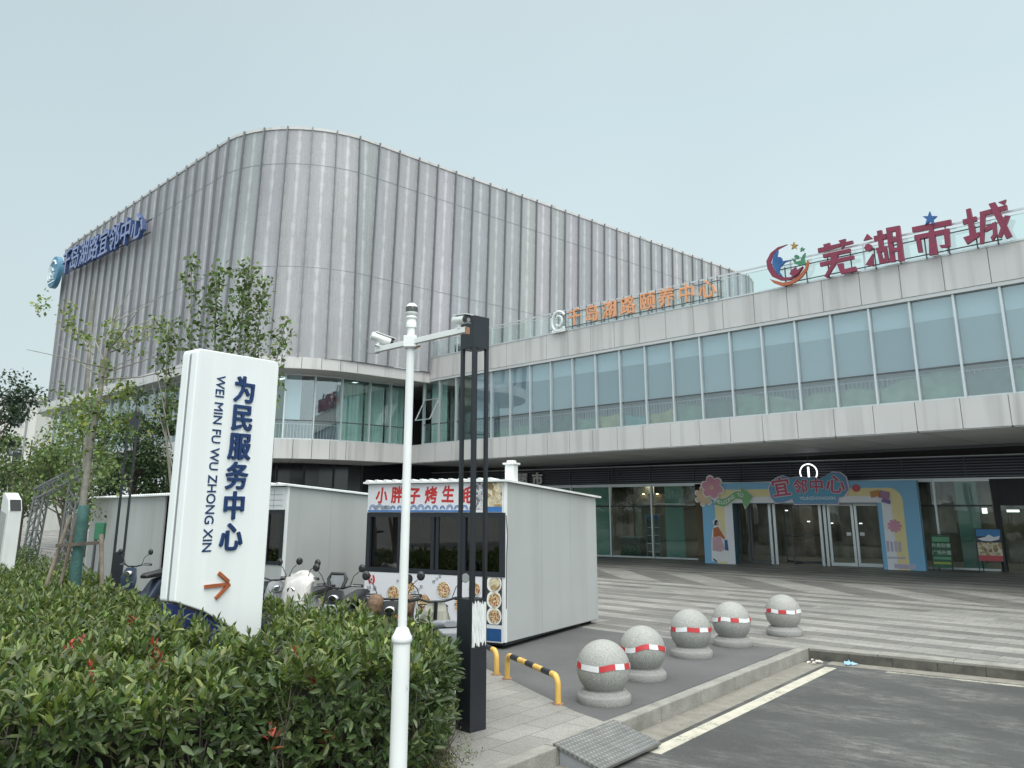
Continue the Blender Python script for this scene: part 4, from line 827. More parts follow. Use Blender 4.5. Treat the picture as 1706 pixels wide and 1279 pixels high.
# ================================================================ boards beside the arch
def easel(name, label, cat, loc, rz, h, w_, lean): 
    t_ = thing(name, label, cat, loc, rz)
    one('frame', M_black, t_, lambda q: (q.bar((0, 0, 0), (0, lean, h), .04, .03), q.bar((w_, 0, 0), (w_, lean, h), .04, .03), q.bar((0, lean, h), (w_, lean, h), .04, .03), q.bar((.1, lean * 2.4, 0), (.1, lean, h), .03, .03), q.bar((w_ - .1, lean * 2.4, 0), (w_ - .1, lean, h), .03, .03)))
    return t_, Matrix.Translation((0, 0, 0)) @ Matrix.Rotation(-math.atan2(lean, h), 4, 'X') @ FM(0, -.02, 0)
ea, ME = easel('chalkboard_sign', 'leaning green chalkboard sign with pale writing right of the arch', 'sign board', (14.55, 29.75, 0), R(-35), 1.22, .62, .28)
q = MB(); q.prism([(0.02, .12), (.60, .12), (.60, 1.22), (.02, 1.22)], ME, .02); bd = q.build('board', mat('chalk_green', (.03, .11, .06), .5, 0, .15, 6), ea)
for tx, zz_ in (('外卖取餐', .86), ('广场外摆', .62)): text(tx, .15, mat('pale_green_letter', (.42, .55, .46), .6), bd, ME @ Matrix.Translation((.31, zz_, .022)), 'lettering', .002, .02)
q = MB(); q.prism([(.04, .40), (.58, .40), (.58, .48), (.04, .48)], ME @ Matrix.Translation((0, 0, .021)), .003); q.prism([(.04, 1.0), (.58, 1.0), (.58, 1.16), (.04, 1.16)], ME @ Matrix.Translation((0, 0, .021)), .003); q.build('pale_strip', mat('strip_green', (.14, .34, .2), .6), bd)
q = MB(); q.prism([(.04, .24), (.58, .24), (.58, .31), (.04, .31)], ME @ Matrix.Translation((0, 0, .021)), .003); q.build('yellow_strip', mat('strip_yellow', (.36, .42, .08), .6), bd)
def picture(name, cols, sc):
    g = NG(name, .5); vo = g.n.new('ShaderNodeTexVoronoi'); vo.inputs['Scale'].default_value = sc; g.l.new(g.pos, vo.inputs['Vector'])
    s3 = g.n.new('ShaderNodeSeparateColor'); g.l.new(vo.outputs['Color'], s3.inputs[0]); cr = g.n.new('ShaderNodeValToRGB'); g.l.new(s3.outputs[0], cr.inputs[0]); el = cr.color_ramp.elements
    el[0].color = (*cols[0], 1); el[1].color = (*cols[-1], 1); cr.color_ramp.interpolation = 'CONSTANT'
    for i, c_ in enumerate(cols[1:-1]): e_ = el.new((i + 1) / (len(cols) - 1)); e_.color = (*c_, 1)
    el[-1].position = .9
    return g.base(g.scale(cr.outputs[0], g.rng(g.noise(sc * 2.2, 4), .3, .7, .6, 1.3)))
M_food = picture('food_print', [(.45, .22, .08), (.60, .42, .18), (.30, .07, .04), (.65, .55, .35), (.16, .12, .05), (.70, .62, .5)], 60)
M_food2 = picture('snack_print', [(.58, .50, .34), (.66, .58, .42), (.40, .28, .14), (.70, .66, .55), (.25, .17, .08)], 12)
eb_, ME = easel('poster_stand', 'blue topped food poster stand with red strip near the right shop door', 'poster stand', (15.9, 29.30, 0), R(-33), 1.42, .78, .16)
q = MB(); q.prism([(.02, .36), (.76, .36), (.76, 1.42), (.02, 1.42)], ME, .02); bd = q.build('poster', mat('poster_navy', (.03, .05, .10), .5, 0, .1, 4), eb_)
for nm, z0_, z1_, m_, d_ in (('red_strip', .37, .55, mat('poster_red', (.50, .07, .08), .5), .003), ('food_picture', .55, .98, M_food2, .003), ('blue_header', 1.18, 1.41, mat('poster_blue', (.05, .22, .50), .5), .003)):
    q = MB(); q.prism([(.03, z0_), (.75, z0_), (.75, z1_), (.03, z1_)], ME @ Matrix.Translation((0, 0, .021)), d_); q.build(nm, m_, bd)
q = MB(); q.prism([(.05, 1.10), (.3, 1.16), (.4, 1.24), (.55, 1.16), (.73, 1.2), (.7, 1.08), (.45, 1.02), (.2, 1.03)], ME @ Matrix.Translation((0, 0, .026)), .003); q.build('white_splash', M_aw, bd)
# ================================================================ KIOSKS
KR = math.atan2(-.485, .874)
def kiosk(name, label, loc, rz, W, Dp, hf=2.54, hb=2.32, side_m=None, low=.11):
    t_ = thing(name, label, 'kiosk', loc, rz, 'food kiosks on the square')
    m_ = side_m or M_kiosk
    def walls(q):
        for x0_, x1_ in ((0, .05), (W - .05, W)):
            q.add([(x0_, .0, low), (x1_, .0, low), (x1_, Dp, low - .04), (x0_, Dp, low - .04), (x0_, 0, hf - .03), (x1_, 0, hf - .03), (x1_, Dp, hb - .03), (x0_, Dp, hb - .03)], [(0, 3, 2, 1), (4, 5, 6, 7), (0, 1, 5, 4), (1, 2, 6, 5), (2, 3, 7, 6), (3, 0, 4, 7)])
        q.box(.05, W - .05, Dp - .05, Dp - .002, low, hb - .04)
    w_ = one('wall', m_, t_, walls)
    one('wall_seam', M_grey_pl, w_, lambda q: [q.bar((W + .0, yy, low + .0), (W + .0, yy, hf - .05 - (hf - hb) * yy / Dp), .004, .002) for yy in (1.25, 2.4)])
    one('corner_trim', M_white, t_, lambda q: q.box(W - .035, W + .012, -.012, .03, low, hf - .02)); one('corner_trim', M_white, t_, lambda q: q.box(-.012, .035, -.012, .03, low, hf - .02))
    def roof(q):
        n_ = int(W / .19); 
        q.add([(-.06, -.10, hf - .02), (W + .07, -.10, hf - .02), (W + .07, Dp + .12, hb - .02), (-.06, Dp + .12, hb - .02), (-.06, -.10, hf + .012), (W + .07, -.10, hf + .012), (W + .07, Dp + .12, hb + .012), (-.06, Dp + .12, hb + .012)], [(0, 3, 2, 1), (4, 5, 6, 7), (0, 1, 5, 4), (1, 2, 6, 5), (2, 3, 7, 6), (3, 0, 4, 7)])
        for k in range(n_):
            x_ = -.02 + k * .19
            q.loft([[(x_, yy, z_ + .012), (x_ + .03, yy, z_ + .045), (x_ + .07, yy, z_ + .045), (x_ + .10, yy, z_ + .012)] for yy, z_ in ((-.10, hf), (Dp + .12, hb))])
    one('roof', M_white, t_, roof)
    one('floor_frame', M_black, t_, lambda q: (q.box(.02, W - .02, .02, Dp - .02, low - .05, low - .001),))
    for xx, yy in ((.12, .12), (W - .12, .12), (W - .12, Dp - .15), (.12, Dp - .15)):
        o = one('caster', M_rubber, t_, lambda q: (q.tube([(xx - .02, yy, .045), (xx + .02, yy, .045)], .045, 12), q.box(xx - .03, xx + .03, yy - .015, yy + .015, .05, low - .04)))
    return t_
KW = 2.75
kx0 = Vector((-.1, 13.44, 0)) - Vector((.874, -.485, 0)) * KW
kt = kiosk('food_kiosk', 'grilled oyster food kiosk with red lettered white sign and blank grey side wall', kx0, KR, KW, 3.58)
M_sgn = mat('printed_white', (.68, .68, .72), .45, 0, .03, 1)
sb = one('sign_board', M_sgn, kt, lambda q: q.box(.02, KW - .04, -.035, .02, 2.04, 2.51), label='white sign board with red lettering and blue waves')
for i, (ch, xx) in enumerate(zip('小胖子烤生蚝', (.30, .63, .99, 1.33, 1.67, 2.01))): text(ch, .285, M_red, sb, FM(xx, -.037, 2.30 + .01 * math.sin(i * 2)) @ Matrix.Rotation((-.05, .03, -.02, .04, -.03, .02)[i], 4, 'Z'), 'character', .003, .032, .88, shear=.06)
M_wave = mat('wave_blue', (.04, .16, .42), .45, 0, .15, 9)
def waves(q):
    for k in range(15):
        x_ = .12 + k * .145; r_ = random.uniform(.045, .07); s_ = random.choice((-1, 1))
        for rr in (1, .62): q.tube([(x_ + s_ * r_ * rr * math.cos(t), -.037, 2.10 + r_ * rr * math.sin(t)) for t in np.linspace(-.3, 3.4, 9)], .006, 5)
    q.box(.02, 2.15, -.040, -.034, 2.048, 2.075)
one('blue_waves', M_wave, sb, waves)
one('food_photo', M_food2, sb, lambda q: q.box(2.36, KW - .05, -.040, -.034, 2.13, 2.505)); one('oyster_photo', picture('oyster_print', [(.55, .55, .56), (.16, .16, .17), (.62, .6, .58), (.4, .42, .46), (.7, .7, .72)], 26), sb, lambda q: q.box(2.17, 2.355, -.040, -.034, 2.09, 2.505)); one('blue_plate', M_wave, sb, lambda q: q.box(2.36, KW - .05, -.040, -.034, 2.048, 2.128))
q = MB()
for cx in (.20, .36, .45): q.prism([(cx + (.07) * math.cos(t), 2.12 + .035 * math.sin(t)) for t in np.linspace(0, 2 * math.pi, 13)[:-1]], FM(0, -.036, 0), .005)
q.build('shells', mat('shell_print', (.34, .33, .32), .5, 0, .4, 40), sb)
wf = one('serving_window', M_lamp, kt, lambda q: (q.box(.0, KW, -.03, .05, 1.06, 1.13), q.box(.0, KW, -.03, .05, 1.96, 2.035), q.box(.0, .08, -.03, .05, 1.13, 1.96), q.box(KW - .10, KW, -.03, .05, 1.13, 1.96), q.box(.66, .74, -.02, .04, 1.13, 1.96), q.box(1.34, 1.40, -.02, .04, 1.13, 1.96), q.box(1.42, 1.48, -.0, .05, 1.13, 1.96), q.box(1.95, 2.01, -.02, .04, 1.13, 1.96)))
one('glass', glass('kiosk_glass', (.42, .43, .46), .035, .02), wf, lambda q: q.box(.08, KW - .1, .015, .022, 1.13, 1.96))
one('interior_lining', M_dark_int, kt, lambda q: (q.box(.06, KW - .06, 1.5, 1.55, .2, 2.3), q.box(.06, KW - .06, .06, 1.5, .98, 1.02)))
lp = one('front_panel', M_sgn, kt, lambda q: q.box(.0, KW - .04, -.025, .04, .10, 1.055), label='white lower panel printed with bowls of food')
ms_ = one('menu_strip', mat('menu_dark', (.05, .045, .035), .5, 0, .3, 20), lp, lambda q: q.box(2.38, KW - .05, -.030, -.024, .36, 1.05))
for cz_ in (.96, .72, .48): o = one('dish_plate', M_printed if False else M_white, ms_, lambda q: q.prism([(max(2.385, min(KW - .055, a)), max(.365, min(1.045, b_))) for a, b_ in disc(2.56, cz_, .135, 24)], FM(0, -.031, 0), .002)); one('dish_food', M_food2 if cz_ > .8 else M_food, ms_, lambda q: q.prism([(max(2.387, min(KW - .057, a)), max(.367, min(1.043, b_))) for a, b_ in disc(2.57, cz_, .105, 20)], FM(0, -.034, 0), .002)); one('blue_dish', M_wave, lp, lambda q: q.box(2.40, KW - .06, -.031, -.0245, .12, .30))
for cx, cz, r_ in ((1.24, .60, .155), (1.62, .82, .14), (.62, .72, .14), (.95, .84, .11), (1.95, .60, .13), (2.2, .86, .12)):
    bw = one('bowl_print', M_grey_pl, lp, lambda q: q.prism(disc(cx, cz, r_, 20), FM(0, -.026, 0), .004)); 
    one('food_print', M_food, bw, lambda q: q.prism(disc(cx, cz + .01, r_ * .86, 20), FM(0, -.031, 0), .003)); one('bowl_rim', M_white, bw, lambda q: q.tube([(cx + r_ * .93 * math.cos(t), -.029, cz + r_ * .93 * math.sin(t)) for t in np.linspace(0, 2 * math.pi, 21)], .006, 5, False))
for i, (tx, xx, zz_, sz) in enumerate((('特', .10, .78, .09), ('色', .10, .67, .09), ('小', .10, .56, .09), ('吃', .10, .45, .09), ('美', .22, .78, .09), ('味', .22, .67, .09), ('烧', .22, .56, .09), ('烤', .22, .45, .09))): text(tx, sz, M_grey_pl, lp, FM(xx, -.027, zz_), 'character', .002, .01)
q = MB()
for s_ in (-1, 1): q.prism([(.15 + s_ * .07 * math.cos(t), .93 + .09 * math.sin(t)) for t in np.linspace(-1.2, 1.2, 9)] + [(.15 + s_ * .035 * math.cos(t), .93 + .06 * math.sin(t)) for t in np.linspace(1.1, -1.1, 9)], FM(0, -.027, 0), .003)
q.prism(disc(.15, .93, .02, 10), FM(0, -.027, 0), .003); q.build('red_emblem', M_red, lp)
for i, (tx, cx, cz) in enumerate((('炒河粉', 1.16, .82), ('烤冷面', 1.52, 1.0), ('炸串', .80, .98))):
    for j, ch in enumerate(tx): text(ch, .062, M_grey_pl, lp, FM(cx - .10 + .06 * j, -.027, cz - .06 + .045 * j), 'character', .002, .005)
one('vent_post', M_white, kt, lambda q: (q.box(KW - .16, KW + .0, .25, .41, 2.5, 2.80), q.box(KW - .19, KW + .03, .22, .44, 2.80, 2.83), q.box(KW - .14, KW - .02, .27, .39, 2.83, 2.87)), .008)
one('hanging_cable', M_black, kt, lambda q: q.tube([(KW + .018, -.02, 2.0), (KW + .03, .01, 1.7), (KW + .02, 0, 1.4), (KW + .02, -.01, .6)], .006, 5))
# second kiosk
k2 = kiosk('snack_kiosk', 'grey snack kiosk with dark sliding window behind the parked scooters', Vector((-4.25, 16.0, 0)) - Vector((.874, -.485, 0)) * 2.7, KR, 2.7, 3.6)
s2 = one('sign_board', M_kiosk_w, k2, lambda q: q.box(.02, 2.66, -.03, .02, 2.08, 2.50)); one('grid_lines', M_grey_pl, s2, lambda q: [q.bar((.1, -.032, z_), (2.6, -.032, z_), .006) for z_ in (2.16, 2.26, 2.36)] + [q.bar((.4 + .33 * k, -.032, 2.10), (.4 + .33 * k, -.032, 2.46), .006) for k in range(7)])
w2 = one('sliding_window', M_lamp, k2, lambda q: (q.box(.05, 2.66, -.03, .03, 1.08, 1.14), q.box(.05, 2.66, -.03, .03, 2.0, 2.08), q.box(.05, .12, -.03, .03, 1.14, 2.0), q.box(2.59, 2.66, -.03, .03, 1.14, 2.0), q.box(1.3, 1.37, -.02, .02, 1.14, 2.0), q.box(2.22, 2.28, -.02, .02, 1.14, 2.0)))
one('glass', MATS.get('x') or bpy.data.materials['kiosk_glass'], w2, lambda q: q.box(.12, 2.59, .0, .01, 1.14, 2.0)); one('interior_lining', M_dark_int, k2, lambda q: q.box(.06, 2.6, 1.2, 1.25, .2, 2.3))
one('front_panel', M_kiosk, k2, lambda q: q.box(.05, 2.66, -.012, .04, .1, 1.08))
# long grey kiosk on the left
a_ = Vector((-13.4, 27.0, 0)); b_ = Vector((-7.75, 19.7, 0)); r3 = math.atan2(b_.y - a_.y, b_.x - a_.x)
k3 = kiosk('grey_cabin', 'long plain grey cabin with blank walls behind the slim black lamp', a_, r3, (b_ - a_).length, 2.6, 2.42, 2.30, M_kiosk, .10)
one('front_wall', M_kiosk, k3, lambda q: [q.box(.05 + k * 1.15, .05 + (k + 1) * 1.15 - .002, -.004, .04, .1, 2.39) for k in range(7)])
one('brand_plate', M_grey_pl, k3, lambda q: q.box(8.55, 8.85, -.012, -.003, 2.24, 2.30)); one('lock', M_black, k3, lambda q: q.box(8.7, 8.74, -.02, -.003, 1.30, 1.38))
# ================================================================ BLACK SQUARE LAMPS
def lamp(name, label, loc, rz):
    t_ = thing(name, label, 'street lamp', loc, rz, 'black square column lamps')
    h = .108
    one('pedestal', M_lamp, t_, lambda q: q.box(-h, h, -h, h, 0, 1.22), .006)
    for sx_ in (-1, 1):
        for sy_ in (-1, 1): one('post', M_lamp, t_, lambda q: q.box(sx_ * (h - .036), sx_ * h, sy_ * (h - .036), sy_ * h, 1.22, 3.775))
    hd = one('lamp_head', M_lamp, t_, lambda q: (q.box(-h - .003, h + .003, -h - .003, h + .003, 3.775, 4.13)), .004)
    one('lamp_lens', M_grey_pl, hd, lambda q: q.lathe([(.0, 3.76), (.05, 3.765), (.055, 3.774)], (0, 0, 0), 14))
    return t_
l1 = lamp('street_lamp', 'black square lamp with white paint smear on its pedestal beside the kiosk', (-.405, 8.80, 0), R(45))
g = NG('white_smear', .6); m_ = g.noise(1, 5, g.comb(g.math('MULTIPLY', g.dot(g.pos, (1, 0, 0)), 60), g.math('MULTIPLY', g.dot(g.pos, (0, 1, 0)), 60), g.math('MULTIPLY', g.dot(g.pos, (0, 0, 1)), 9)))
M_smear = g.base(g.mix(g.rng(m_, .42, .66, 0, 1), (.76, .77, .76), (.50, .52, .52)))
q = MB(); rr = random.Random(4); n_ = 26; A_ = [(-.095 + .19 * k / n_, .76 + .06 * rr.random()) for k in range(n_ + 1)]; B_ = [(-.095 + .19 * k / n_, 1.16 + .05 * rr.random()) for k in range(n_ + 1)]
q.prism(A_ + B_[::-1], Matrix(((0, 0, 1, .1085), (1, 0, 0, 0), (0, 1, 0, 0), (0, 0, 0, 1))) @ Matrix.Identity(4), .002)
for v_ in range(len(q.v)): pass
smr = q.build('paint_smear', M_smear, l1); smr.rotation_euler = (0, 0, R(-90))
lamp('street_lamp', 'slim black square lamp in front of the long grey cabin', (-8.25, 18.0, 0), R(20))
lamp('street_lamp', 'distant black square lamp under the dark tree at the left edge', (-18.4, 31.0, 0), R(15))
# ================================================================ WHITE CAMERA POLE
cp = thing('camera_pole', 'white steel pole carrying security cameras on a cross arm', 'camera pole', (-.79, 6.3, 0))
one('shaft', M_white, cp, lambda q: (q.lathe([(.062, 0), (.061, 1.18)], n=28), q.lathe([(.033, 1.26), (.031, 3.50)], n=24)))
one('base_plate', M_white, cp, lambda q: q.lathe([(.13, 0), (.13, .02), (.07, .021)], n=28))
one('collar', M_white, cp, lambda q: q.lathe([(.061, 1.165), (.070, 1.17), (.074, 1.185), (.074, 1.205), (.057, 1.235), (.045, 1.262), (.041, 1.268), (.033, 1.27)], n=28))
one('dome_base', M_white, cp, lambda q: q.lathe([(.040, 3.555), (.040, 3.60), (.036, 3.605), (.036, 3.625), (.043, 3.63), (.043, 3.64), (.034, 3.65)], n=24))
M_ddome = mat('dark_dome', (.10, .105, .10), .12, .6, .3, 30)
dm = one('dome_camera', M_white, cp, lambda q: q.lathe([(.020, 3.65), (.041, 3.658), (.048, 3.675)] + [(.048 * math.cos(t), 3.708 + .048 * math.sin(t)) for t in np.linspace(.35, math.pi / 2 - .02, 8)], n=28))
one('dark_dome', M_ddome, dm, lambda q: q.lathe([(.0475, 3.674), (.0485, 3.69), (.0485, 3.705), (.0465, 3.722)], n=28, smooth=True))
du = Vector((.70, -.714, 0)); dn = Vector((.714, .70, 0))
arm = one('cross_arm', M_white, cp, lambda q: q.bar(tuple(du * -.46 + Vector((0, 0, 3.44))), tuple(du * .66 + Vector((0, 0, 3.44))), .038, .042), .003)
one('clamp', M_white, cp, lambda q: (q.bar((-.05, -.045, 3.44), (.05, -.045, 3.44), .03, .09), q.lathe([(.047, 3.39), (.047, 3.49)], n=20)), .003)
M_rustb = mat('rusty_bracket', (.30, .17, .10), .8, 0, .35, 20)
one('rusty_bracket', M_rustb, cp, lambda q: (q.tube([(.045, -.03, 3.392), (.075, -.05, 3.40), (.05, -.05, 3.387)], .008, 6), q.bar(tuple(du * .655 + Vector((0, 0, 3.43))), tuple(du * .675 + Vector((0, 0, 3.43))), .034, .05)))
def bullet(parent, c_, dirv, label, ir):
    d_ = Vector(dirv).normalized(); M = Matrix.Translation(c_) @ d_.to_track_quat('Y', 'Z').to_matrix().to_4x4() @ Matrix.Scale(.78, 4)
    def tr(q): q.v = [tuple(M @ Vector(v)) for v in q.v]; return q
    q = MB(); sec = lambda s_: [(.048 * s_ * math.cos(t) * 1.02, .046 * s_ * math.sin(t) + (.0 if math.sin(t) > -.4 else .006)) for t in np.linspace(0, 2 * math.pi, 17)[:-1]]
    q.smooth = True; q.loft([[(x_, yy, z_) for x_, z_ in sec(s_)] for yy, s_ in ((-.115, .86), (-.10, 1), (.09, 1))]); q.smooth = False
    q.box(-.047, .047, -.09, .135, .043, .05)
    bo = tr(q).build('bullet_camera', M_white, parent, label=label)
    q = MB(); q.loft([[(x_, yy, z_) for x_, z_ in sec(s_)] for yy, s_ in ((.09, .97), (.118, .97), (.12, .86))]); tr(q).build('camera_front', M_black, bo)
    q = MB(); q.tube([(0, .119, -.005), (0, .124, -.005)], .02, 14); 
    if ir: q.box(-.03, .03, .119, .123, -.036, -.028)
    tr(q).build('lens', M_chrome if not ir else M_grey_pl, bo)
    q = MB(); q.tube([(0, -.02, -.045), (0, -.02, -.075)], .014, 8); q.box(-.03, .03, -.05, .02, -.085, -.073); tr(q).build('mount', M_white, bo)
    return bo
bullet(cp, du * -.39 + Vector((0, 0, 3.521)), (.80, .32, -.24), 'camera at the far left end of the cross arm', False)
bullet(cp, du * .60 + Vector((0, 0, 3.521)), (.55, -.75, -.12), 'camera facing the viewer at the right end of the cross arm', True)
one('camera_cable', M_grey_pl, cp, lambda q: q.tube([tuple(du * -.45 + Vector(v)) for v in ((-.02, 0, 3.58), (-.09, 0, 3.53), (-.11, 0, 3.46), (-.06, 0, 3.41), (.02, 0, 3.415))], .004, 5))
for ch in list(cp.children):      # the head of the pole sits a little lower
    nm_ = ch.name.split('.')[0]
    if nm_ in ('dome_base', 'dome_camera', 'cross_arm', 'clamp', 'rusty_bracket', 'bullet_camera', 'camera_cable'):
        for o_ in [ch] + list(ch.children): o_.data.transform(Matrix.Translation((0, 0, -.08)))
# leaves and scratches stuck on the lower shaft
one('stuck_leaf', mat('dead_leaf', (.03, .035, .02), .7), cp, lambda q: q.add([(.045, -.055, .90), (.052, -.05, .87), (.058, -.042, .855), (.050, -.052, .885)], [(0, 1, 2, 3)]))
# ================================================================ TILTED-CUT SERVICE SIGN
ss = thing('service_centre_sign', 'tall white slab sign with navy vertical lettering and orange arrow in the hedge', 'sign', (-3.3, 8.5, 0), R(58))
SWp = 1.12
def rounded(poly_r):
    out_ = []
    n_ = len(poly_r)
    for i, (x_, z_, r_) in enumerate(poly_r):
        if r_ <= 0: out_.append((x_, z_)); continue
        p_ = Vector((x_, z_)); a = (Vector(poly_r[i - 1][:2]) - p_).normalized(); c_ = (Vector(poly_r[(i + 1) % n_][:2]) - p_).normalized()
        s_, e_ = p_ + a * r_, p_ + c_ * r_
        for k in range(7):
            t = k / 6; out_.append(tuple((1 - t) ** 2 * s_ + 2 * t * (1 - t) * p_ + t * t * e_))
    return out_
white_poly = rounded([(0, 1.215, 0), (.36, 1.09, 0), (.64, .94, 0), (.86, .80, .0), (1.0, .66, 0), (1.06, .50, 0), (1.08, 0.06, 0), (SWp, .06, 0), (SWp, 3.76, .07), (.0, 3.74, .05)])
M_swh = mat('sign_white', (.87, .90, .90), .32, 0, .025, .9, streak=.09, coat=.2)
q = MB(); q.prism(white_poly, FM(0, 0, 0), -.10); pn = q.build('panel', M_swh, ss, .012)
q = MB(); q.prism([(x_ * 1.0 + (.004 if x_ < .5 else -.004), z_ - (.03 if z_ > 3 else 0)) for x_, z_ in white_poly], FM(0, .102, 0), -.025); q.build('shadow_gap', M_grey_pl, ss)
q = MB(); q.prism([(x_, z_ - (.005 if z_ > 3 else 0)) for x_, z_ in white_poly], FM(0, .128, 0), -.12); q.build('back_panel', M_swh, ss, .02)
q = MB(); q.prism([(0.01, .0), (1.06, .0), (1.06, .48), (.99, .64), (.85, .78), (.63, .92), (.35, 1.07), (.01, 1.19)], FM(0, .03, 0), -.18); q.build('base', M_navy_base, ss)
for ch, zz_ in (('为', 3.35), ('民', 3.045), ('服', 2.735), ('务', 2.42), ('中', 2.11), ('心', 1.79)): text(ch, .305, M_navy, ss, FM(.645 - (3.35 - zz_) * .02, -.004, zz_), 'character', .018, .024)
pz = 3.49
for wrd in ('WEI', 'MIN', 'FU', 'WU', 'ZHONG', 'XIN'):
    o = text(wrd, .158, M_navy, ss, FM(.315, -.003, 0) @ Matrix.Rotation(-math.pi / 2, 4, 'Z'), 'pinyin_word', .004, .008, .86, 'LEFT'); ln_ = -min(v.co.z for v in o.data.vertices)
    o.data.transform(Matrix.Translation((0, 0, pz))); pz -= ln_ + .048
def arrow_m(q):
    for p_, r_ in (((.33, 1.33), (.63, 1.335)), ((.49, 1.455), (.62, 1.36)), ((.48, 1.205), (.635, 1.335))): q.bar((p_[0], -.012, p_[1]), (r_[0], -.012 - (.004 if p_[0] > .4 else 0), r_[1]), .034, .024, (0, 1, 0))
one('arrow', M_rust, ss, arrow_m)
# ================================================================ GRANITE BALL BOLLARDS
M_gran = mat('ball_granite', (.335, .335, .315), .62, 0, .10, 1.5, bump=.25, bscale=60, speck=.30)
M_gran_b = mat('bollard_base_granite', (.28, .275, .265), .8, 0, .14, 2, bump=.3, bscale=50, speck=.22)
def bollard():
    t_ = thing('ball_bollard', '', 'bollard', group='granite ball bollards along the kerb')
    one('base', M_gran_b, t_, lambda q: q.lathe([(.298, 0), (.302, .01), (.302, .075), (.292, .092), (.268, .096), (.266, .118), (.255, .128), (.222, .13), (.205, .14)], n=40))
    one('ball', M_gran, t_, lambda q: q.lathe([(max(.0005, .30 * math.cos(t)), .355 + .296 * math.sin(t)) for t in np.linspace(-.86, math.pi / 2, 22)], n=40))
    return t_
def tape(seed, sag, tilt, t_):
    rr = random.Random(seed); q = MB(); n_ = 72; col = []; a = 0
    while len(col) < n_:
        w_ = rr.randint(4, 7); v_ = rr.randint(5, 9)
        col += [0] * v_ + [1] * w_
    H_ = .030
    zc = lambda t: .395 + tilt * math.cos(t + 1.57 + .6) + sag * .012 * math.sin(3 * t + seed) + .004 * math.sin(7 * t + seed)
    rad = lambda z: math.sqrt(max(.01, .30 ** 2 - ((z - .355) * .30 / .296) ** 2)) + .004
    for k in range(n_):
        q.cur = col[k]; t0_, t1_ = 2 * math.pi * k / n_, 2 * math.pi * (k + 1) / n_; za, zb = zc(t0_), zc(t1_); j = (.004 if col[k] else 0)
        va = []
        for t, z_ in ((t0_, za - H_), (t1_, zb - H_), (t1_, zb + H_), (t0_, za + H_)): r_ = rad(z_) + .001 + j * .4; va.append((r_ * math.cos(t), r_ * math.sin(t), z_))
        q.smooth = True; q.add(va, [(0, 1, 2, 3)])
    return q.build('reflective_tape', [M_whitetape, M_redtape], t_)
bl = ['nearest granite ball bollard, in front of the black lamp and hoop barrier', 'second granite ball bollard from the front, its red tape folded and drooping', 'middle granite ball bollard of the row with three red tape marks', 'fourth granite ball bollard with long wide red tape marks, left of the far one', 'farthest granite ball bollard standing alone at the kerb corner']
for i, (x_, y_) in enumerate(((1.03, 9.98), (1.67, 11.28), (2.63, 12.9), (3.49, 13.9), (4.68, 15.05))):
    o = bollard(); o.location = (x_, y_, .004); o['label'] = bl[i]; o.rotation_euler = (0, 0, i * 1.3); o.scale = (1, 1, 1) if i != 1 else (.97, .97, .97)
    tape(11 + i * 5, (1, 2.2, .6, 1.0, .5)[i], (.0, .012, .002, -.012, 0)[i], o)
# ================================================================ HOOP BARRIERS
def hoop(label, p0, p1):
    p0 = Vector(p0); p1 = Vector(p1); t_ = thing('hoop_barrier', label, 'barrier', p0, 0, 'yellow and black hoop barriers')
    v_ = p1 - p0; ln = v_.length; d_ = v_ / ln; H_ = .285; r_ = .10; ra = .034
    def arc(o_, s_): return [o_ + d_ * s_ * (r_ - r_ * math.cos(t)) + Vector((0, 0, H_ - r_ + r_ * math.sin(t))) for t in np.linspace(0, math.pi / 2, 8)]
    z0 = Vector((0, 0, 0)); e0 = d_ * ln
    a = [z0] + arc(z0, 1) + [d_ * (r_ + (ln - 2 * r_) * .05) + Vector((0, 0, H_))]; b_ = [e0] + arc(e0, -1) + [d_ * (ln - r_ - (ln - 2 * r_) * .05) + Vector((0, 0, H_))]
    one('bent_leg', M_yellow, t_, lambda q: q.tube(a, ra, 14)); one('bent_leg', M_yellow, t_, lambda q: q.tube(b_, ra, 14))
    s0 = r_ + (ln - 2 * r_) * .05; s1 = ln - s0; n_ = 5
    for k in range(n_):
        c0, c1 = s0 + (s1 - s0) * k / n_, s0 + (s1 - s0) * (k + 1) / n_
        one('black_band' if k % 2 == 0 else 'yellow_band', M_lamp if k % 2 == 0 else M_yellow, t_, lambda q: q.tube([d_ * c0 + Vector((0, 0, H_)), d_ * c1 + Vector((0, 0, H_))], ra * (1.004 if k % 2 == 0 else 1), 14, False))
    for o_ in (z0, e0): one('foot_plate', M_rustb, t_, lambda q: q.lathe([(.065, .0), (.065, .012), (.035, .013)], tuple(o_), 14))
    return t_
hoop('yellow and black hoop barrier in front of the nearest bollard', (.51, 9.86, .004), (-.06, 11.25, .004)); hoop('yellow hoop barrier mostly hidden behind the black lamp pedestal', (-.2, 11.52, .004), (-.72, 12.85, .004))
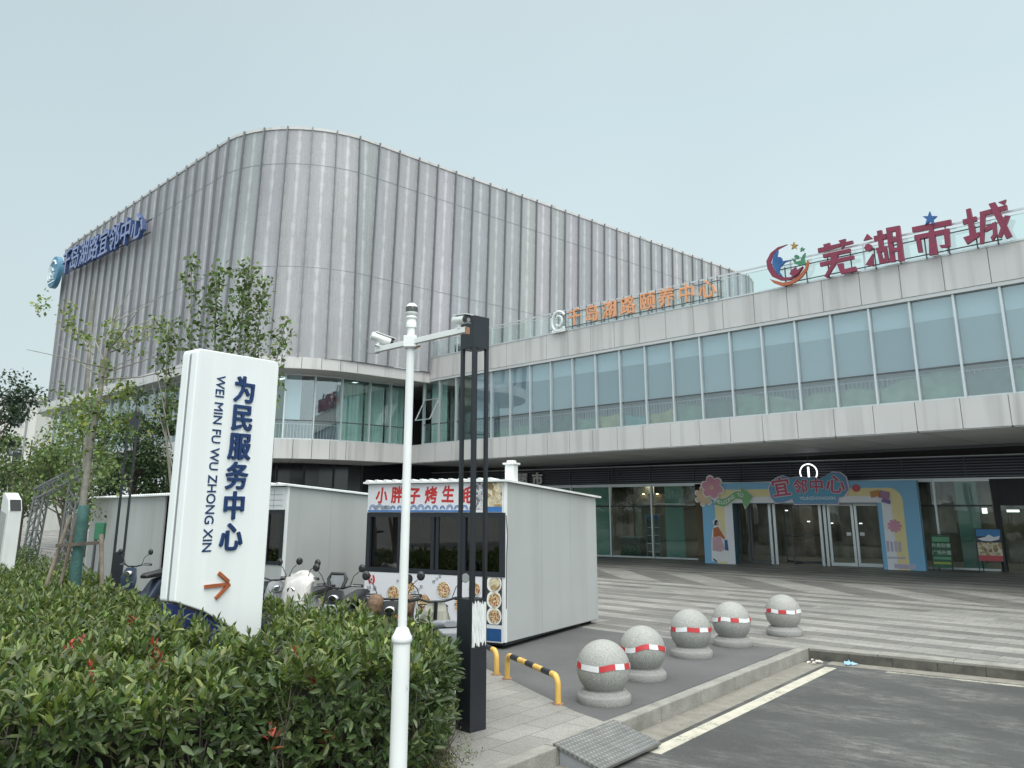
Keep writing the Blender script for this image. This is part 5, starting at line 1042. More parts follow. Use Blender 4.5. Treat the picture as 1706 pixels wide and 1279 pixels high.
# ================================================================ SCOOTERS
def ring8(cx, cy, cz, w_, h, tilt=0): return [(cx + w_ / 2 * a, cy + tilt * b_, cz + h / 2 * b_) for a, b_ in ((-1, -.6), (-.6, -1), (.6, -1), (1, -.6), (1, .6), (.6, 1), (-.6, 1), (-1, .6))]
def scooter(label, loc, rz, body, shield, style=0, extra=None):
    t_ = thing('electric_scooter', label, 'scooter', loc, rz, 'electric scooters parked by the kiosks')
    for yy in (.60, -.56):
        w_ = one('wheel', M_rubber, t_, lambda q: q.tube([(0, yy + .175 * math.cos(t), .215 + .175 * math.sin(t)) for t in np.linspace(0, 2 * math.pi, 25)], .04, 8, False)); one('rim', M_grey_pl, w_, lambda q: (q.tube([(-.03, yy, .215), (.03, yy, .215)], .06, 12), [q.bar((0, yy, .215), (0, yy + .14 * math.cos(a), .215 + .14 * math.sin(a)), .03, .02) for a in np.linspace(0, 2 * math.pi, 6)[:-1]]))
    def bodyf(q):
        q.smooth = True
        q.loft([ring8(0, .30, .28, .30, .10), ring8(0, .0, .27, .32, .10), ring8(0, -.15, .34, .32, .22), ring8(0, -.35, .50, .30, .34), ring8(0, -.62, .62, .22, .22), ring8(0, -.80, .68, .12, .08)])
    one('body', body, t_, bodyf)
    one('front_shield', shield, t_, lambda q: (setattr(q, 'smooth', True), q.loft([ring8(0, .40, .30, .20, .10), ring8(0, .47, .50, .30, .10, .0), ring8(0, .46, .72, .40, .12), ring8(0, .40, .90, .26, .10)])))
    one('front_fender', shield, t_, lambda q: (setattr(q, 'smooth', True), q.loft([ring8(0, .60 + .24 * math.cos(a), .215 + .24 * math.sin(a), .11, .02) for a in np.linspace(.2, 2.2, 8)])))
    one('fork', M_black, t_, lambda q: (q.tube([(-.07, .60, .22), (-.06, .46, .55)], .018, 8), q.tube([(.07, .60, .22), (.06, .46, .55)], .018, 8), q.tube([(0, .46, .5), (0, .36, .98)], .024, 8)))
    one('seat', M_black if style != 1 else M_grey_pl, t_, lambda q: (setattr(q, 'smooth', True), q.loft([ring8(0, .02, .74, .14, .06), ring8(0, -.10, .76, .26, .10), ring8(0, -.40, .78, .30, .11), ring8(0, -.62, .82, .26, .10), ring8(0, -.70, .84, .14, .06)])))
    hb = one('handlebar', M_black, t_, lambda q: q.tube([(-.34, .26, 1.00), (-.22, .33, 1.01), (-.10, .38, .97), (.10, .38, .97), (.22, .33, 1.01), (.34, .26, 1.00)], .015, 8))
    for s_ in (-1, 1):
        one('grip', M_rubber, hb, lambda q: q.tube([(s_ * .23, .325, 1.01), (s_ * .36, .25, 1.00)], .022, 10)); one('brake_lever', M_grey_pl, hb, lambda q: q.tube([(s_ * .22, .36, 1.01), (s_ * .35, .31, 1.0)], .007, 5))
        mr_ = one('mirror', M_black, t_, lambda q: (q.tube([(s_ * .20, .34, 1.02), (s_ * .25, .36, 1.14), (s_ * .34, .33, 1.22)], .006, 6), setattr(q, 'smooth', True), q.loft([[(s_ * .36 + .055 * r_ * math.cos(t), y_, 1.25 + .06 * r_ * math.sin(t)) for t in np.linspace(0, 2 * math.pi, 15)[:-1]] for y_, r_ in ((.32, 1.0), (.34, .9), (.355, .5))])))
        one('mirror_glass', M_mirror, mr_, lambda q: q.add([(s_ * .36 + .051 * math.cos(t), .317, 1.25 + .056 * math.sin(t)) for t in np.linspace(0, 2 * math.pi, 17)[:-1]], [tuple(range(16))]))
    one('headlight', M_chrome, t_, lambda q: (setattr(q, 'smooth', True), q.loft([[(.075 * r_ * math.cos(t), y_, .84 + .05 * r_ * math.sin(t)) for t in np.linspace(0, 2 * math.pi, 15)[:-1]] for y_, r_ in ((.45, 1.1), (.50, 1.0), (.51, .8))])))
    one('tail_light', M_redtape, t_, lambda q: q.box(-.06, .06, -.84, -.80, .60, .66))
    if style == 2:   # tall display hoop and leg shields
        one('display_hoop', M_black, t_, lambda q: q.tube([(-.10, .40, .98), (-.14, .36, 1.10), (-.10, .34, 1.17), (.10, .34, 1.17), (.14, .36, 1.10), (.10, .40, .98)], .026, 8)); one('display', M_grey_pl, t_, lambda q: q.box(-.10, .10, .33, .36, 1.02, 1.15))
        one('front_box', M_grey_pl, t_, lambda q: q.box(-.13, .16, .50, .60, .52, .76), .015)
    if style == 1: 
        bk = one('basket', M_black, t_, lambda q: [q.bar((-.16 + .04 * k, .50 + (.0), .70), (-.17 + .0425 * k, .49, .90), .006) for k in range(9)] + [q.bar((-.16 + .04 * k, .72, .70), (-.17 + .0425 * k, .76, .90), .006) for k in range(9)] + [q.bar((-.17, .49, .9), (.17, .49, .9), .012), q.bar((-.17, .76, .9), (.17, .76, .9), .012), q.bar((-.17, .49, .9), (-.17, .76, .9), .012), q.bar((.17, .49, .9), (.17, .76, .9), .012), q.box(-.16, .16, .50, .72, .695, .705)])
        one('rear_box', M_grey_pl, t_, lambda q: q.box(-.15, .15, -1.02, -.72, .62, .80), .02)
    if extra: extra(t_)
    return t_
M_silv = mat('silver_plastic', (.50, .51, .52), .35, .2, .08, 5); M_camo = mat('brown_camo_cloth', (.16, .10, .06), .8, 0, .6, 22); M_cream = mat('cream_plastic', (.58, .56, .48), .4, 0, .06, 5); M_dblue = mat('dark_blue_plastic', (.03, .045, .08), .35, 0, .1, 5)
def camo(t_):
    for s_ in (-1, 1): one('hand_muff', M_camo, t_, lambda q: (setattr(q, 'smooth', True), q.loft([ring8(s_ * .20, .30 + .05 * k, .88 + .02 * math.sin(k), .20 * w_, .26 * w_) for k, w_ in ((0, .4), (1, .9), (2, 1), (3, .8), (4, .4))])))
scooter('black scooter with brown hand muffs behind the white pole, facing the hedge', (-1.52, 11.55, .0), R(176), M_black, M_black, 0, camo)
scooter('cream and black scooter with basket beside the lamp pedestal, seen from behind', (-.86, 10.5, .0), R(14), M_black, M_cream, 1)
scooter('black scooter with tall display hoop and grey front box, against the grey kiosk side', (-2.48, 13.0, .0), R(168), M_black, M_black, 2)
def cover(t_): one('rain_cover', mat('silver_cover', (.62, .60, .58), .5, .1, .12, 9, bump=.4, bscale=14), t_, lambda q: (setattr(q, 'smooth', True), q.loft([[(-.05 + w_ * (1 + random.uniform(-.16, .16)) * math.cos(t), y_ + random.uniform(-.03, .03) + .12 * math.sin(t), z_ + random.uniform(-.03, .03)) for t in np.linspace(0, 2 * math.pi, 15)[:-1]] for y_, z_, w_ in ((.42, .45, .24), (.42, .62, .23), (.40, .78, .25), (.36, .92, .27), (.32, 1.0, .26), (.28, 1.06, .20), (.26, 1.10, .08))])))
scooter('silver scooter with crumpled cover, partly behind the hooped black scooter', (-3.35, 14.25, .0), R(160), M_silv, M_silv, 0, cover)
scooter('dark scooter beside the right edge of the white slab sign', (-4.0, 14.45, .0), R(205), M_black, M_grey_pl, 0)
scooter('dark blue scooter left of the white slab sign in front of the long cabin', (-7.55, 17.7, .0), R(165), M_dblue, M_dblue, 0)
# ================================================================ LEFT BACKGROUND OBJECTS
to = thing('information_totem', 'white wedge shaped information totem with slanted dark screen at the left edge', 'totem', (-11.05, 18.3, 0), R(-40))
to.scale = (1.05, 1.05, 1.04)
sidep = [(0, 0), (.44, 0), (.44, 1.98), (.34, 2.20), (.10, 2.34), (0, 2.34)]
q = MB(); q.prism([(a, b_) for a, b_ in sidep], FM(0, 0, 0), -.26); q.build('body', M_white, to, .02)
one('side_panel', mat('totem_grey', (.42, .43, .42), .5, 0, .05, 2), to, lambda q: q.prism([(.03, .1), (.33, .1), (.33, 1.92), (.03, 1.98)], FM(0, -.004, 0), .003))
one('screen', M_black, to, lambda q: q.prism([(-.10, -.12), (.10, -.12), (.10, .12), (-.10, .12)], Matrix.Translation((.40, .13, 2.085)) @ Matrix.Rotation(R(-25), 4, 'Y') @ Matrix.Rotation(R(90), 4, 'Y') @ Matrix.Rotation(R(90), 4, 'Z'), .012))
tr = thing('truss_gate', 'grey metal truss gate frame standing behind the wrapped street tree', 'truss', (-10.75, 20.0, 0), 0)
def lattice(q, p, r_, w_):
    p, r_ = Vector(p), Vector(r_); d_ = (r_ - p).normalized(); a = d_.cross(Vector((0, 1, 0))).normalized() * w_; b_ = d_.cross(a).normalized() * w_
    cs = [(a + b_), (a - b_), (-a - b_), (-a + b_)]
    for c_ in cs: q.bar(p + c_, r_ + c_, .038)
    n_ = max(3, int((r_ - p).length / (w_ * 2.2)))
    for k in range(n_):
        u0, u1 = p + (r_ - p) * (k / n_), p + (r_ - p) * ((k + 1) / n_)
        for i in range(4): q.bar(u0 + cs[i], u1 + cs[(i + 1) % 4], .022); q.bar(u0 + cs[i], u0 + cs[(i + 1) % 4], .014)
M_truss = mat('truss_metal', (.19, .20, .20), .5, .4, .1, 4)
one('leg', M_truss, tr, lambda q: lattice(q, (-.55, 0, 0), (-.40, 0, 2.4), .11)); one('leg', M_truss, tr, lambda q: lattice(q, (.42, -.2, 0), (.50, -.2, 2.8), .11)); one('beam', M_truss, tr, lambda q: lattice(q, (-.48, 0, 2.45), (.62, -.25, 2.98), .11))
pw = thing('planter_wall', 'low grey planter wall holding the clipped shrubs behind the totem', 'wall', (-11.5, 19.0, 0), R(-10)); one('wall', M_concrete, pw, lambda q: q.box(-1.2, 1.6, 0, .25, 0, .72), .01)
gb = thing('green_crate', 'small green notice box on two posts behind the truss gate', 'notice box', (-11.6, 24.0, 0), 0); one('casing', mat('crate_green', (.03, .15, .08), .6, 0, .08, 4), gb, lambda q: q.box(-.13, .13, -.08, .08, 1.25, 1.72), .02); one('stand', M_darkalu, gb, lambda q: [q.box(x_ - .02, x_ + .02, -.05, .05, 0, 1.25) for x_ in (-.10, .10)])
ap = thing('apartment_block', 'white apartment block with small windows far away at the left edge', 'building', (-49.0, 80.0, 0), R(-8))
M_apt = mat('apartment_white', (.62, .62, .58), .8, 0, .06, .5, streak=.1); M_apw = mat('apartment_glass', (.10, .13, .15), .2, 0, .3, .5)
one('wall', M_apt, ap, lambda q: q.box(-9, 3.2, 0, 10, 0, 12.2)); one('roof_slab', M_fascia, ap, lambda q: q.box(-9.3, 3.5, -.3, 10.3, 12.2, 12.5))
for i in range(4):
    for j in range(4):
        fw = one('window', M_apt, ap, lambda q: q.box(-7.6 + 2.7 * j, -6.2 + 2.7 * j, -.06, -.005, 1.2 + 2.85 * i, 2.7 + 2.85 * i)); one('pane', M_apw, fw, lambda q: (q.box(-7.5 + 2.7 * j, -6.95 + 2.7 * j, -.075, -.062, 1.3 + 2.85 * i, 2.6 + 2.85 * i), q.box(-6.88 + 2.7 * j, -6.3 + 2.7 * j, -.075, -.062, 1.3 + 2.85 * i, 2.6 + 2.85 * i)))
one('drain_pipe', M_grey_pl, ap, lambda q: q.box(2.2, 2.35, -.12, -.01, 0, 12.2))
# ================================================================ FOLIAGE
def leaf_mat(name, rough=.42, trans=.22):
    m = bpy.data.materials.new(name); m.use_nodes = True; t = m.node_tree; n = t.nodes; l = t.links; b_ = n['Principled BSDF']; o_ = n['Material Output']
    a = n.new('ShaderNodeAttribute'); a.attribute_name = 'Col'; b_.inputs['Roughness'].default_value = rough; l.new(a.outputs[0], b_.inputs['Base Color'])
    tr_ = n.new('ShaderNodeBsdfTranslucent'); s_ = n.new('ShaderNodeVectorMath'); s_.operation = 'MULTIPLY'; s_.inputs[1].default_value = (1.3, 1.4, .6); l.new(a.outputs[0], s_.inputs[0]); l.new(s_.outputs[0], tr_.inputs[0])
    x_ = n.new('ShaderNodeMixShader'); x_.inputs[0].default_value = trans; l.new(b_.outputs[0], x_.inputs[1]); l.new(tr_.outputs[0], x_.inputs[2]); l.new(x_.outputs[0], o_.inputs[0]); return m
M_leaf = leaf_mat('leaf_blade'); M_tleaf = leaf_mat('tree_leaf', .5, .3)
def leaves(name, P_, D_, Nn, Ln, Wd, Cc, parent, m, detail=True):
    """leaf blades: base P, axis D, face normal N, length, width, colour"""
    P_, D_, Nn = map(lambda a: np.asarray(a, float), (P_, D_, Nn)); n_ = len(P_); Ln = np.asarray(Ln)[:, None]; Wd = np.asarray(Wd)[:, None]
    D_ /= np.linalg.norm(D_, axis=1)[:, None] + 1e-9; S_ = np.cross(D_, Nn); S_ /= np.linalg.norm(S_, axis=1)[:, None] + 1e-9; Nn = np.cross(S_, D_)
    if detail:
        prof = [(0, 0, 0), (.30, .42, .05), (.66, .36, .03), (1, 0, -.10), (.66, -.36, .03), (.30, -.42, .05), (.32, 0, -.03), (.68, 0, -.06)]
        fc = [(0, 6, 1), (1, 6, 7, 2), (2, 7, 3), (0, 5, 6), (5, 4, 7, 6), (4, 3, 7)]
    else:
        prof = [(0, 0, 0), (.5, .5, .05), (1, 0, -.05), (.5, -.5, .05)]; fc = [(0, 3, 2, 1)]
    V_ = np.stack([P_ + D_ * Ln * a + S_ * Wd * b_ + Nn * Ln * c_ for a, b_, c_ in prof], 1).reshape(-1, 3); k = len(prof)
    me = bpy.data.meshes.new(name); loops = np.concatenate([np.array(f) for f in fc]); tot = np.array([len(f) for f in fc]); base_ = (np.arange(n_) * k)[:, None]
    li = (base_ + loops[None, :]).reshape(-1); lt = np.tile(tot, n_); ls = np.concatenate([[0], np.cumsum(lt)[:-1]])
    me.vertices.add(len(V_)); me.vertices.foreach_set('co', V_.astype(np.float32).reshape(-1)); me.loops.add(len(li)); me.loops.foreach_set('vertex_index', li.astype(np.int32))
    me.polygons.add(len(lt)); me.polygons.foreach_set('loop_start', ls.astype(np.int32)); me.polygons.foreach_set('use_smooth', np.ones(len(lt), bool))
    me.update(calc_edges=True); at_ = me.color_attributes.new('Col', 'FLOAT_COLOR', 'POINT')
    Cc = np.asarray(Cc, float); cc = np.concatenate([np.repeat(Cc, k, 0), np.ones((n_ * k, 1))], 1); at_.data.foreach_set('color', cc.astype(np.float32).reshape(-1))
    me.materials.append(m); o_ = bpy.data.objects.new(name, me); COL.objects.link(o_); o_.parent = parent; return o_
def pal(n_, cols, w_, jit=.22):
    cols = np.array(cols); idx = rng.choice(len(cols), n_, p=np.array(w_) / sum(w_)); c_ = cols[idx] * (1 + rng.normal(0, jit, (n_, 1))); return np.clip(c_ * (1 + rng.normal(0, .06, (n_, 3))), .004, 1)
def inpoly(X, Y, poly):
    r_ = np.zeros(len(X), bool); j = len(poly) - 1
    for i in range(len(poly)):
        xi, yi = poly[i]; xj, yj = poly[j]; c_ = ((yi > Y) != (yj > Y)) & (X < (xj - xi) * (Y - yi) / (yj - yi + 1e-12) + xi); r_ ^= c_; j = i
    return r_
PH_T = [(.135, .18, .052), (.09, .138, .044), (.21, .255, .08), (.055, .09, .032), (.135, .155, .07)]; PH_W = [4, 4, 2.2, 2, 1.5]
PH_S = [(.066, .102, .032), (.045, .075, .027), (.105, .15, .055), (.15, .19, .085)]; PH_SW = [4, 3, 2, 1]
def shoots(pos, out_, nleaf, size, spread, acc, cols, w_, flat=0.0):
    """rosettes of leaves up a short twig: pos (n,3), out (n,3) twig direction"""
    n_ = len(pos)
    for k in range(nleaf):
        f = k / max(1, nleaf - 1); ang = k * 2.4 + rng.uniform(0, 6.28, n_) * .35 + spread[:, 0] * 6.28
        a = np.cross(out_, np.array([.31, .95, .05])); a /= np.linalg.norm(a, axis=1)[:, None]; b_ = np.cross(out_, a)
        rad = a * np.cos(ang)[:, None] + b_ * np.sin(ang)[:, None]
        tilt = np.clip(rng.normal(1.18 - .75 * f, .22, n_), .12, 1.75); d_ = out_ * np.cos(tilt)[:, None] + rad * np.sin(tilt)[:, None]
        nn = out_ * np.sin(tilt)[:, None] - rad * np.cos(tilt)[:, None] + rng.normal(0, .25, (n_, 3))
        L_ = size * rng.uniform(.7, 1.25, n_) * (1.0 - .25 * f)
        acc.append((pos + out_ * ((f - 1) * .13 * rng.uniform(.7, 1.2, n_))[:, None] + rad * .006, d_, nn, L_, L_ * rng.uniform(.36, .46, n_), pal(n_, cols, w_)))
def flush(name, acc, parent, m=None, detail=True):
    z_ = [np.concatenate([a[i] for a in acc]) for i in range(6)]; return leaves(name, *z_, parent, m or M_leaf, detail)
def hgt(X, Y): return .90 + .06 * np.sin(X * 2.1 + Y * .7) + .055 * np.sin(X * 4.3 - Y * 2.9) + .03 * np.sin(X * 9.1 + Y * 6.3) - .07 * np.exp(-((X + 2.3) ** 2 + (Y - 8.3) ** 2) / .35) + .20 * np.exp(-((X + 3.2) ** 2 + (Y - 8.0) ** 2) / .3) + .05 * np.exp(-((Y - 6.4) ** 2) / .5)
def hedge(name, label, poly, edges, core, hscale=1.0, tall=()):
    t_ = thing(name, label, 'hedge', (0, 0, 0))
    acc = []; xs = [p[0] for p in poly]; ys = [p[1] for p in poly]
    for y0_, y1_, dens, sz in ((3, 8, 150, .116), (8, 12, 112, .116), (12, 24, 60, .125)):
        A_ = (max(xs) - min(xs)) * max(0, min(y1_, max(ys)) - max(y0_, min(ys)))
        if A_ <= 0: continue
        n_ = int(A_ * dens); X = rng.uniform(min(xs), max(xs), n_); Y = rng.uniform(max(y0_, min(ys)), min(y1_, max(ys)), n_); k = inpoly(X, Y, poly); X, Y = X[k], Y[k]; n_ = len(X)
        if n_ == 0: continue
        Z = hgt(X, Y) * hscale + rng.normal(0, .035, n_) - np.abs(rng.normal(0, .05, n_)) + (rng.random(n_) < .06) * rng.uniform(.04, .15, n_)
        o_ = np.stack([rng.normal(0, .26, n_), rng.normal(-.08, .26, n_), np.ones(n_)], 1); o_ /= np.linalg.norm(o_, axis=1)[:, None]
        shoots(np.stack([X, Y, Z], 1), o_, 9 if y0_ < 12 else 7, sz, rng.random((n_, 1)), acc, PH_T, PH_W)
    for x_, y_, z_ in tall:
        p_ = np.array([[x_, y_, z_ - .05 * k] for k in range(3)]); o_ = np.array([[rng.normal(0, .2), rng.normal(0, .2), 1]] * 3); o_ /= np.linalg.norm(o_, axis=1)[:, None]; shoots(p_, o_, 4, .10, rng.random((3, 1)), acc, PH_T, PH_W)
    flush('top_leaves', acc, t_)
    acc = []
    for (p0, p1, dens, nx, ny) in edges:
        p0, p1 = np.array(p0), np.array(p1); n_ = int(np.linalg.norm(p1 - p0) * dens); u_ = rng.random(n_); q_ = p0 + (p1 - p0) * u_[:, None]; z_ = rng.random(n_) ** .75 * .92; dp = np.abs(rng.normal(0, .10, n_)); bul = .10 * np.sin(z_ * 3.1) 
        X = q_[:, 0] + nx * (bul - dp) + rng.normal(0, .03, n_); Y = q_[:, 1] + ny * (bul - dp) + rng.normal(0, .03, n_)
        keep = rng.random(n_) < (.45 + .55 * z_ / .92); X, Y, z_ = X[keep], Y[keep], z_[keep]; n_ = len(X)
        o_ = np.stack([nx + rng.normal(0, .45, n_), ny + rng.normal(0, .45, n_), rng.normal(.35, .4, n_)], 1); o_ /= np.linalg.norm(o_, axis=1)[:, None]
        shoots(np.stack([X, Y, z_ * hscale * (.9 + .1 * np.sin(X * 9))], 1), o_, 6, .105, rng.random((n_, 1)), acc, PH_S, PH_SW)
    if acc: flush('side_leaves', acc, t_)
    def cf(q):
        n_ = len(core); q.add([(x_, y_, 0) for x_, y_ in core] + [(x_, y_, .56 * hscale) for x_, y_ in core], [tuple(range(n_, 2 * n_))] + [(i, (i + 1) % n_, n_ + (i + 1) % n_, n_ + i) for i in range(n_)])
    one('inner_shade_block', mat('hedge_shade_dark', (.020, .020, .012), .95, 0, .5, 30), t_, cf)  # solid near-black block, its colour stands in for the shade between the leaves
    def stems(q):
        for p0, p1, dens, nx, ny in edges:
            for k in range(int(math.hypot(p1[0] - p0[0], p1[1] - p0[1]) * 16)):
                f = random.random(); x_ = p0[0] + (p1[0] - p0[0]) * f - nx * random.uniform(.05, .3); y_ = p0[1] + (p1[1] - p0[1]) * f - ny * random.uniform(.05, .3)
                q.tube([(x_, y_, 0), (x_ + random.uniform(-.08, .08), y_ + random.uniform(-.08, .08), .4), (x_ + random.uniform(-.18, .18), y_ + random.uniform(-.18, .18), .82)], [.009, .006, .003], 5, False)
    if edges: one('stems', M_bark_d, t_, stems)
    return t_
polyA = [(-7.6, 4.3), (-3.4, 5.1), (-1.92, 6.1), (-1.98, 7.3), (-2.35, 8.35), (-3.3, 8.38), (-3.62, 8.75), (-4.45, 11.3), (-8.6, 16.9), (-12.6, 20.6), (-15.5, 19.0)]
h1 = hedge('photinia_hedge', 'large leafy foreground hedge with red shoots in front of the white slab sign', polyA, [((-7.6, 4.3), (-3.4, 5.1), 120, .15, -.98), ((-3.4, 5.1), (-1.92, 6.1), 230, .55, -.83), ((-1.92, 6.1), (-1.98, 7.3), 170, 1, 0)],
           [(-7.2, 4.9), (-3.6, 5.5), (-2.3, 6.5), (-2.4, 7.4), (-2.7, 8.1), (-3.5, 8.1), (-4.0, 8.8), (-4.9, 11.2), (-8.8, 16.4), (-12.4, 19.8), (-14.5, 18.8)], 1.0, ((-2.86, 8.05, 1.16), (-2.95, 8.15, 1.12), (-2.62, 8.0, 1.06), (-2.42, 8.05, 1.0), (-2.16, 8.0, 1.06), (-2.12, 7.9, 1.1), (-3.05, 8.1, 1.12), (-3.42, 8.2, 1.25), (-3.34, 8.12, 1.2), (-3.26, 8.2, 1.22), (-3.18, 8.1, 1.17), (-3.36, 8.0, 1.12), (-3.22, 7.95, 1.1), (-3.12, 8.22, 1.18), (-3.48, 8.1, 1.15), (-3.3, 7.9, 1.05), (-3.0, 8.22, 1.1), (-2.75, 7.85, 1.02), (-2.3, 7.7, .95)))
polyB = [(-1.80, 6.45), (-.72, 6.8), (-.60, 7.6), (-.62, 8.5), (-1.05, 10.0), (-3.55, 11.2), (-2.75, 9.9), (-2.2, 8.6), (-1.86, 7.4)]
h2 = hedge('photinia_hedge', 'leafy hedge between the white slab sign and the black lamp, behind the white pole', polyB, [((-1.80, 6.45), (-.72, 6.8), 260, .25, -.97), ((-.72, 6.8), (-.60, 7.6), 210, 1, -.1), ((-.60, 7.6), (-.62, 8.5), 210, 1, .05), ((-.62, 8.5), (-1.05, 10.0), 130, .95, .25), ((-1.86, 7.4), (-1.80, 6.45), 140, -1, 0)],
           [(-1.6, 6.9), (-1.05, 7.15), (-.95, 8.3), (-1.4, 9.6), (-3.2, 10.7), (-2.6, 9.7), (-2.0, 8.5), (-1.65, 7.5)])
RED = [(.32, .045, .035), (.40, .08, .05), (.26, .10, .05)]
def red(parent, x_, y_, z_, n_=5, sz=.075):
    acc = []; p_ = np.array([[x_, y_, z_]] * 3) + rng.normal(0, .008, (3, 3)); o_ = np.array([[.0, -.15, 1]] * 3) + rng.normal(0, .2, (3, 3)); o_ /= np.linalg.norm(o_, axis=1)[:, None]
    shoots(p_, o_, n_, sz, rng.random((3, 1)), acc, RED, [2, 2, 1]); flush('red_shoot', acc, parent)
for a in ((-3.72, 7.6, 1.0), (-3.70, 7.35, 1.0), (-3.05, 7.5, .98), (-2.80, 7.0, .96), (-3.0, 6.3, 1.0), (-3.85, 6.3, .95), (-2.55, 7.75, .82), (-3.45, 8.2, .95), (-4.05, 9.3, .96)): red(h1, *a)
for a in ((-1.72, 7.0, 1.0), (-1.5, 6.75, .90), (-1.35, 6.6, .52), (-1.70, 6.35, .60), (-1.2, 9.2, .97)): red(h2, *a, 4)
# weeds at the foot of the lamp
wd = thing('weed_clump', 'scrubby green weeds growing between the white pole and the black lamp', 'weeds', (-.62, 7.5, 0))
acc = []; n_ = 260; X = rng.normal(0, .14, n_); Y = rng.normal(-.05, .22, n_); Z = np.abs(rng.normal(.12, .08, n_)); o_ = np.stack([rng.normal(0, .4, n_), rng.normal(0, .4, n_), np.ones(n_)], 1); o_ /= np.linalg.norm(o_, axis=1)[:, None]
shoots(np.stack([X, Y, Z], 1), o_, 5, .035, rng.random((n_, 1)), acc, [(.09, .13, .04), (.12, .13, .05), (.16, .12, .06)], [3, 2, 1]); flush('leaves', acc, wd)
one('stems', M_bark_d, wd, lambda q: [q.tube([(random.gauss(0, .1), random.gauss(0, .16), 0), (random.gauss(.02, .1), random.gauss(0, .14), random.uniform(.15, .5))], [.004, .002], 4, False) for k in range(40)])
# ---------------------------------------------------------------- trees
T_PAL = {'yellow': ([(.20, .25, .07), (.14, .20, .06), (.26, .28, .10), (.10, .15, .05)], [3, 3, 2, 2]), 'mid': ([(.11, .165, .055), (.075, .12, .042), (.15, .205, .075), (.19, .22, .10)], [3, 3, 2, 1]), 'dark': ([(.04, .075, .028), (.028, .052, .022), (.06, .10, .035), (.085, .12, .045)], [4, 3, 2, 1]), 'blue': ([(.030, .055, .035), (.022, .04, .028), (.05, .075, .045)], [4, 3, 2])}
def clump(acc, c_, rad, n_, size, palname, squash=.8):
    d_ = rng.normal(0, 1, (n_, 3)); d_ /= np.linalg.norm(d_, axis=1)[:, None]; r_ = rng.random(n_) ** .5; p_ = np.array(c_) + d_ * (r_ * rad)[:, None] * np.array([1, 1, squash])
    ax = d_ * .6 + rng.normal(0, .7, (n_, 3)) + np.array([0, 0, -.25]); nn = rng.normal(0, .6, (n_, 3)) + np.array([0, 0, 1.0]); L_ = size * rng.uniform(.6, 1.3, n_); co_, w_ = T_PAL[palname]
    acc.append((p_, ax, nn, L_, L_ * rng.uniform(.5, .75, n_), pal(n_, co_, w_, .28)))
def limb(q, pts, r0, r1): q.tube(pts, list(np.linspace(r0, r1, len(pts))), 7, False)
# pruned street tree with green wrap
ta = thing('street_tree', 'pruned street tree with pale yellow green tufts and green wrapped trunk', 'tree', (-6.55, 13.0, 0))
def rel(l, o=(-6.55, 13.0, 0)): return [(a - o[0], b_ - o[1], c_ - o[2]) for a, b_, c_ in l]
trunkA = [(-6.56, 13.0, 0.0), (-6.58, 13.0, 1.24), (-6.6, 13.01, 2.07), (-6.6, 13.03, 2.98), (-6.58, 13.04, 3.55), (-6.56, 13.05, 3.93), (-6.56, 13.06, 4.22), (-6.53, 13.07, 4.62), (-6.50, 13.09, 4.97), (-6.48, 13.1, 5.32)]
brA = [[(-6.52, 13.0, 4.14), (-7.01, 13.4, 4.35), (-7.51, 13.8, 4.65), (-8.06, 14.2, 4.98)], [(-6.54, 13.0, 4.3), (-6.62, 12.73, 4.29), (-6.95, 12.47, 4.37), (-7.32, 12.2, 4.43)], [(-6.72, 13.0, 4.50), (-6.83, 13.0, 4.64), (-7.16, 13.33, 4.89), (-7.52, 13.67, 5.16), (-7.9, 14.0, 5.49)], [(-6.55, 13.0, 4.4), (-6.87, 13.25, 4.83), (-7.06, 13.5, 4.95)], [(-6.49, 13.0, 4.57), (-6.06, 12.5, 4.72), (-5.6, 12.0, 5.01)], [(-6.44, 13.0, 5.05), (-6.3, 13.4, 5.3), (-6.06, 13.8, 5.69)], [(-6.45, 13.0, 4.84), (-6.23, 13.6, 5.16), (-5.99, 14.2, 5.56)],
      [(-6.45, 13.0, 4.54), (-5.86, 12.55, 4.6), (-5.31, 12.1, 4.67)], [(-6.45, 13.0, 4.25), (-6.39, 13.2, 4.37), (-6.0, 13.5, 4.67)], [(-6.5, 13.0, 4.2), (-6.12, 13.6, 4.53), (-5.76, 14.2, 4.93)], [(-6.5, 13.0, 4.1), (-6.09, 13.4, 4.2), (-5.59, 13.8, 4.43)], [(-6.46, 13.0, 5.08), (-6.43, 13.1, 5.31), (-6.3, 13.2, 5.7)], [(-6.07, 12.8, 4.62), (-5.95, 13.05, 4.93), (-5.66, 13.3, 5.12)]]
def tA(q):
    limb(q, rel(trunkA), .062, .020)
    for b_ in brA: limb(q, rel(b_), .014, .004)
one('trunk', M_bark, ta, tA)
one('green_wrap', mat('wrap_teal', (.04, .11, .10), .7, 0, .3, 10, bump=.5, bscale=25), ta, lambda q: q.lathe([(.088, .05), (.084, .5), (.088, .9), (.082, 1.4), (.080, 1.9), (.078, 2.14), (.066, 2.15)], (-.03, 0, 0), 14))
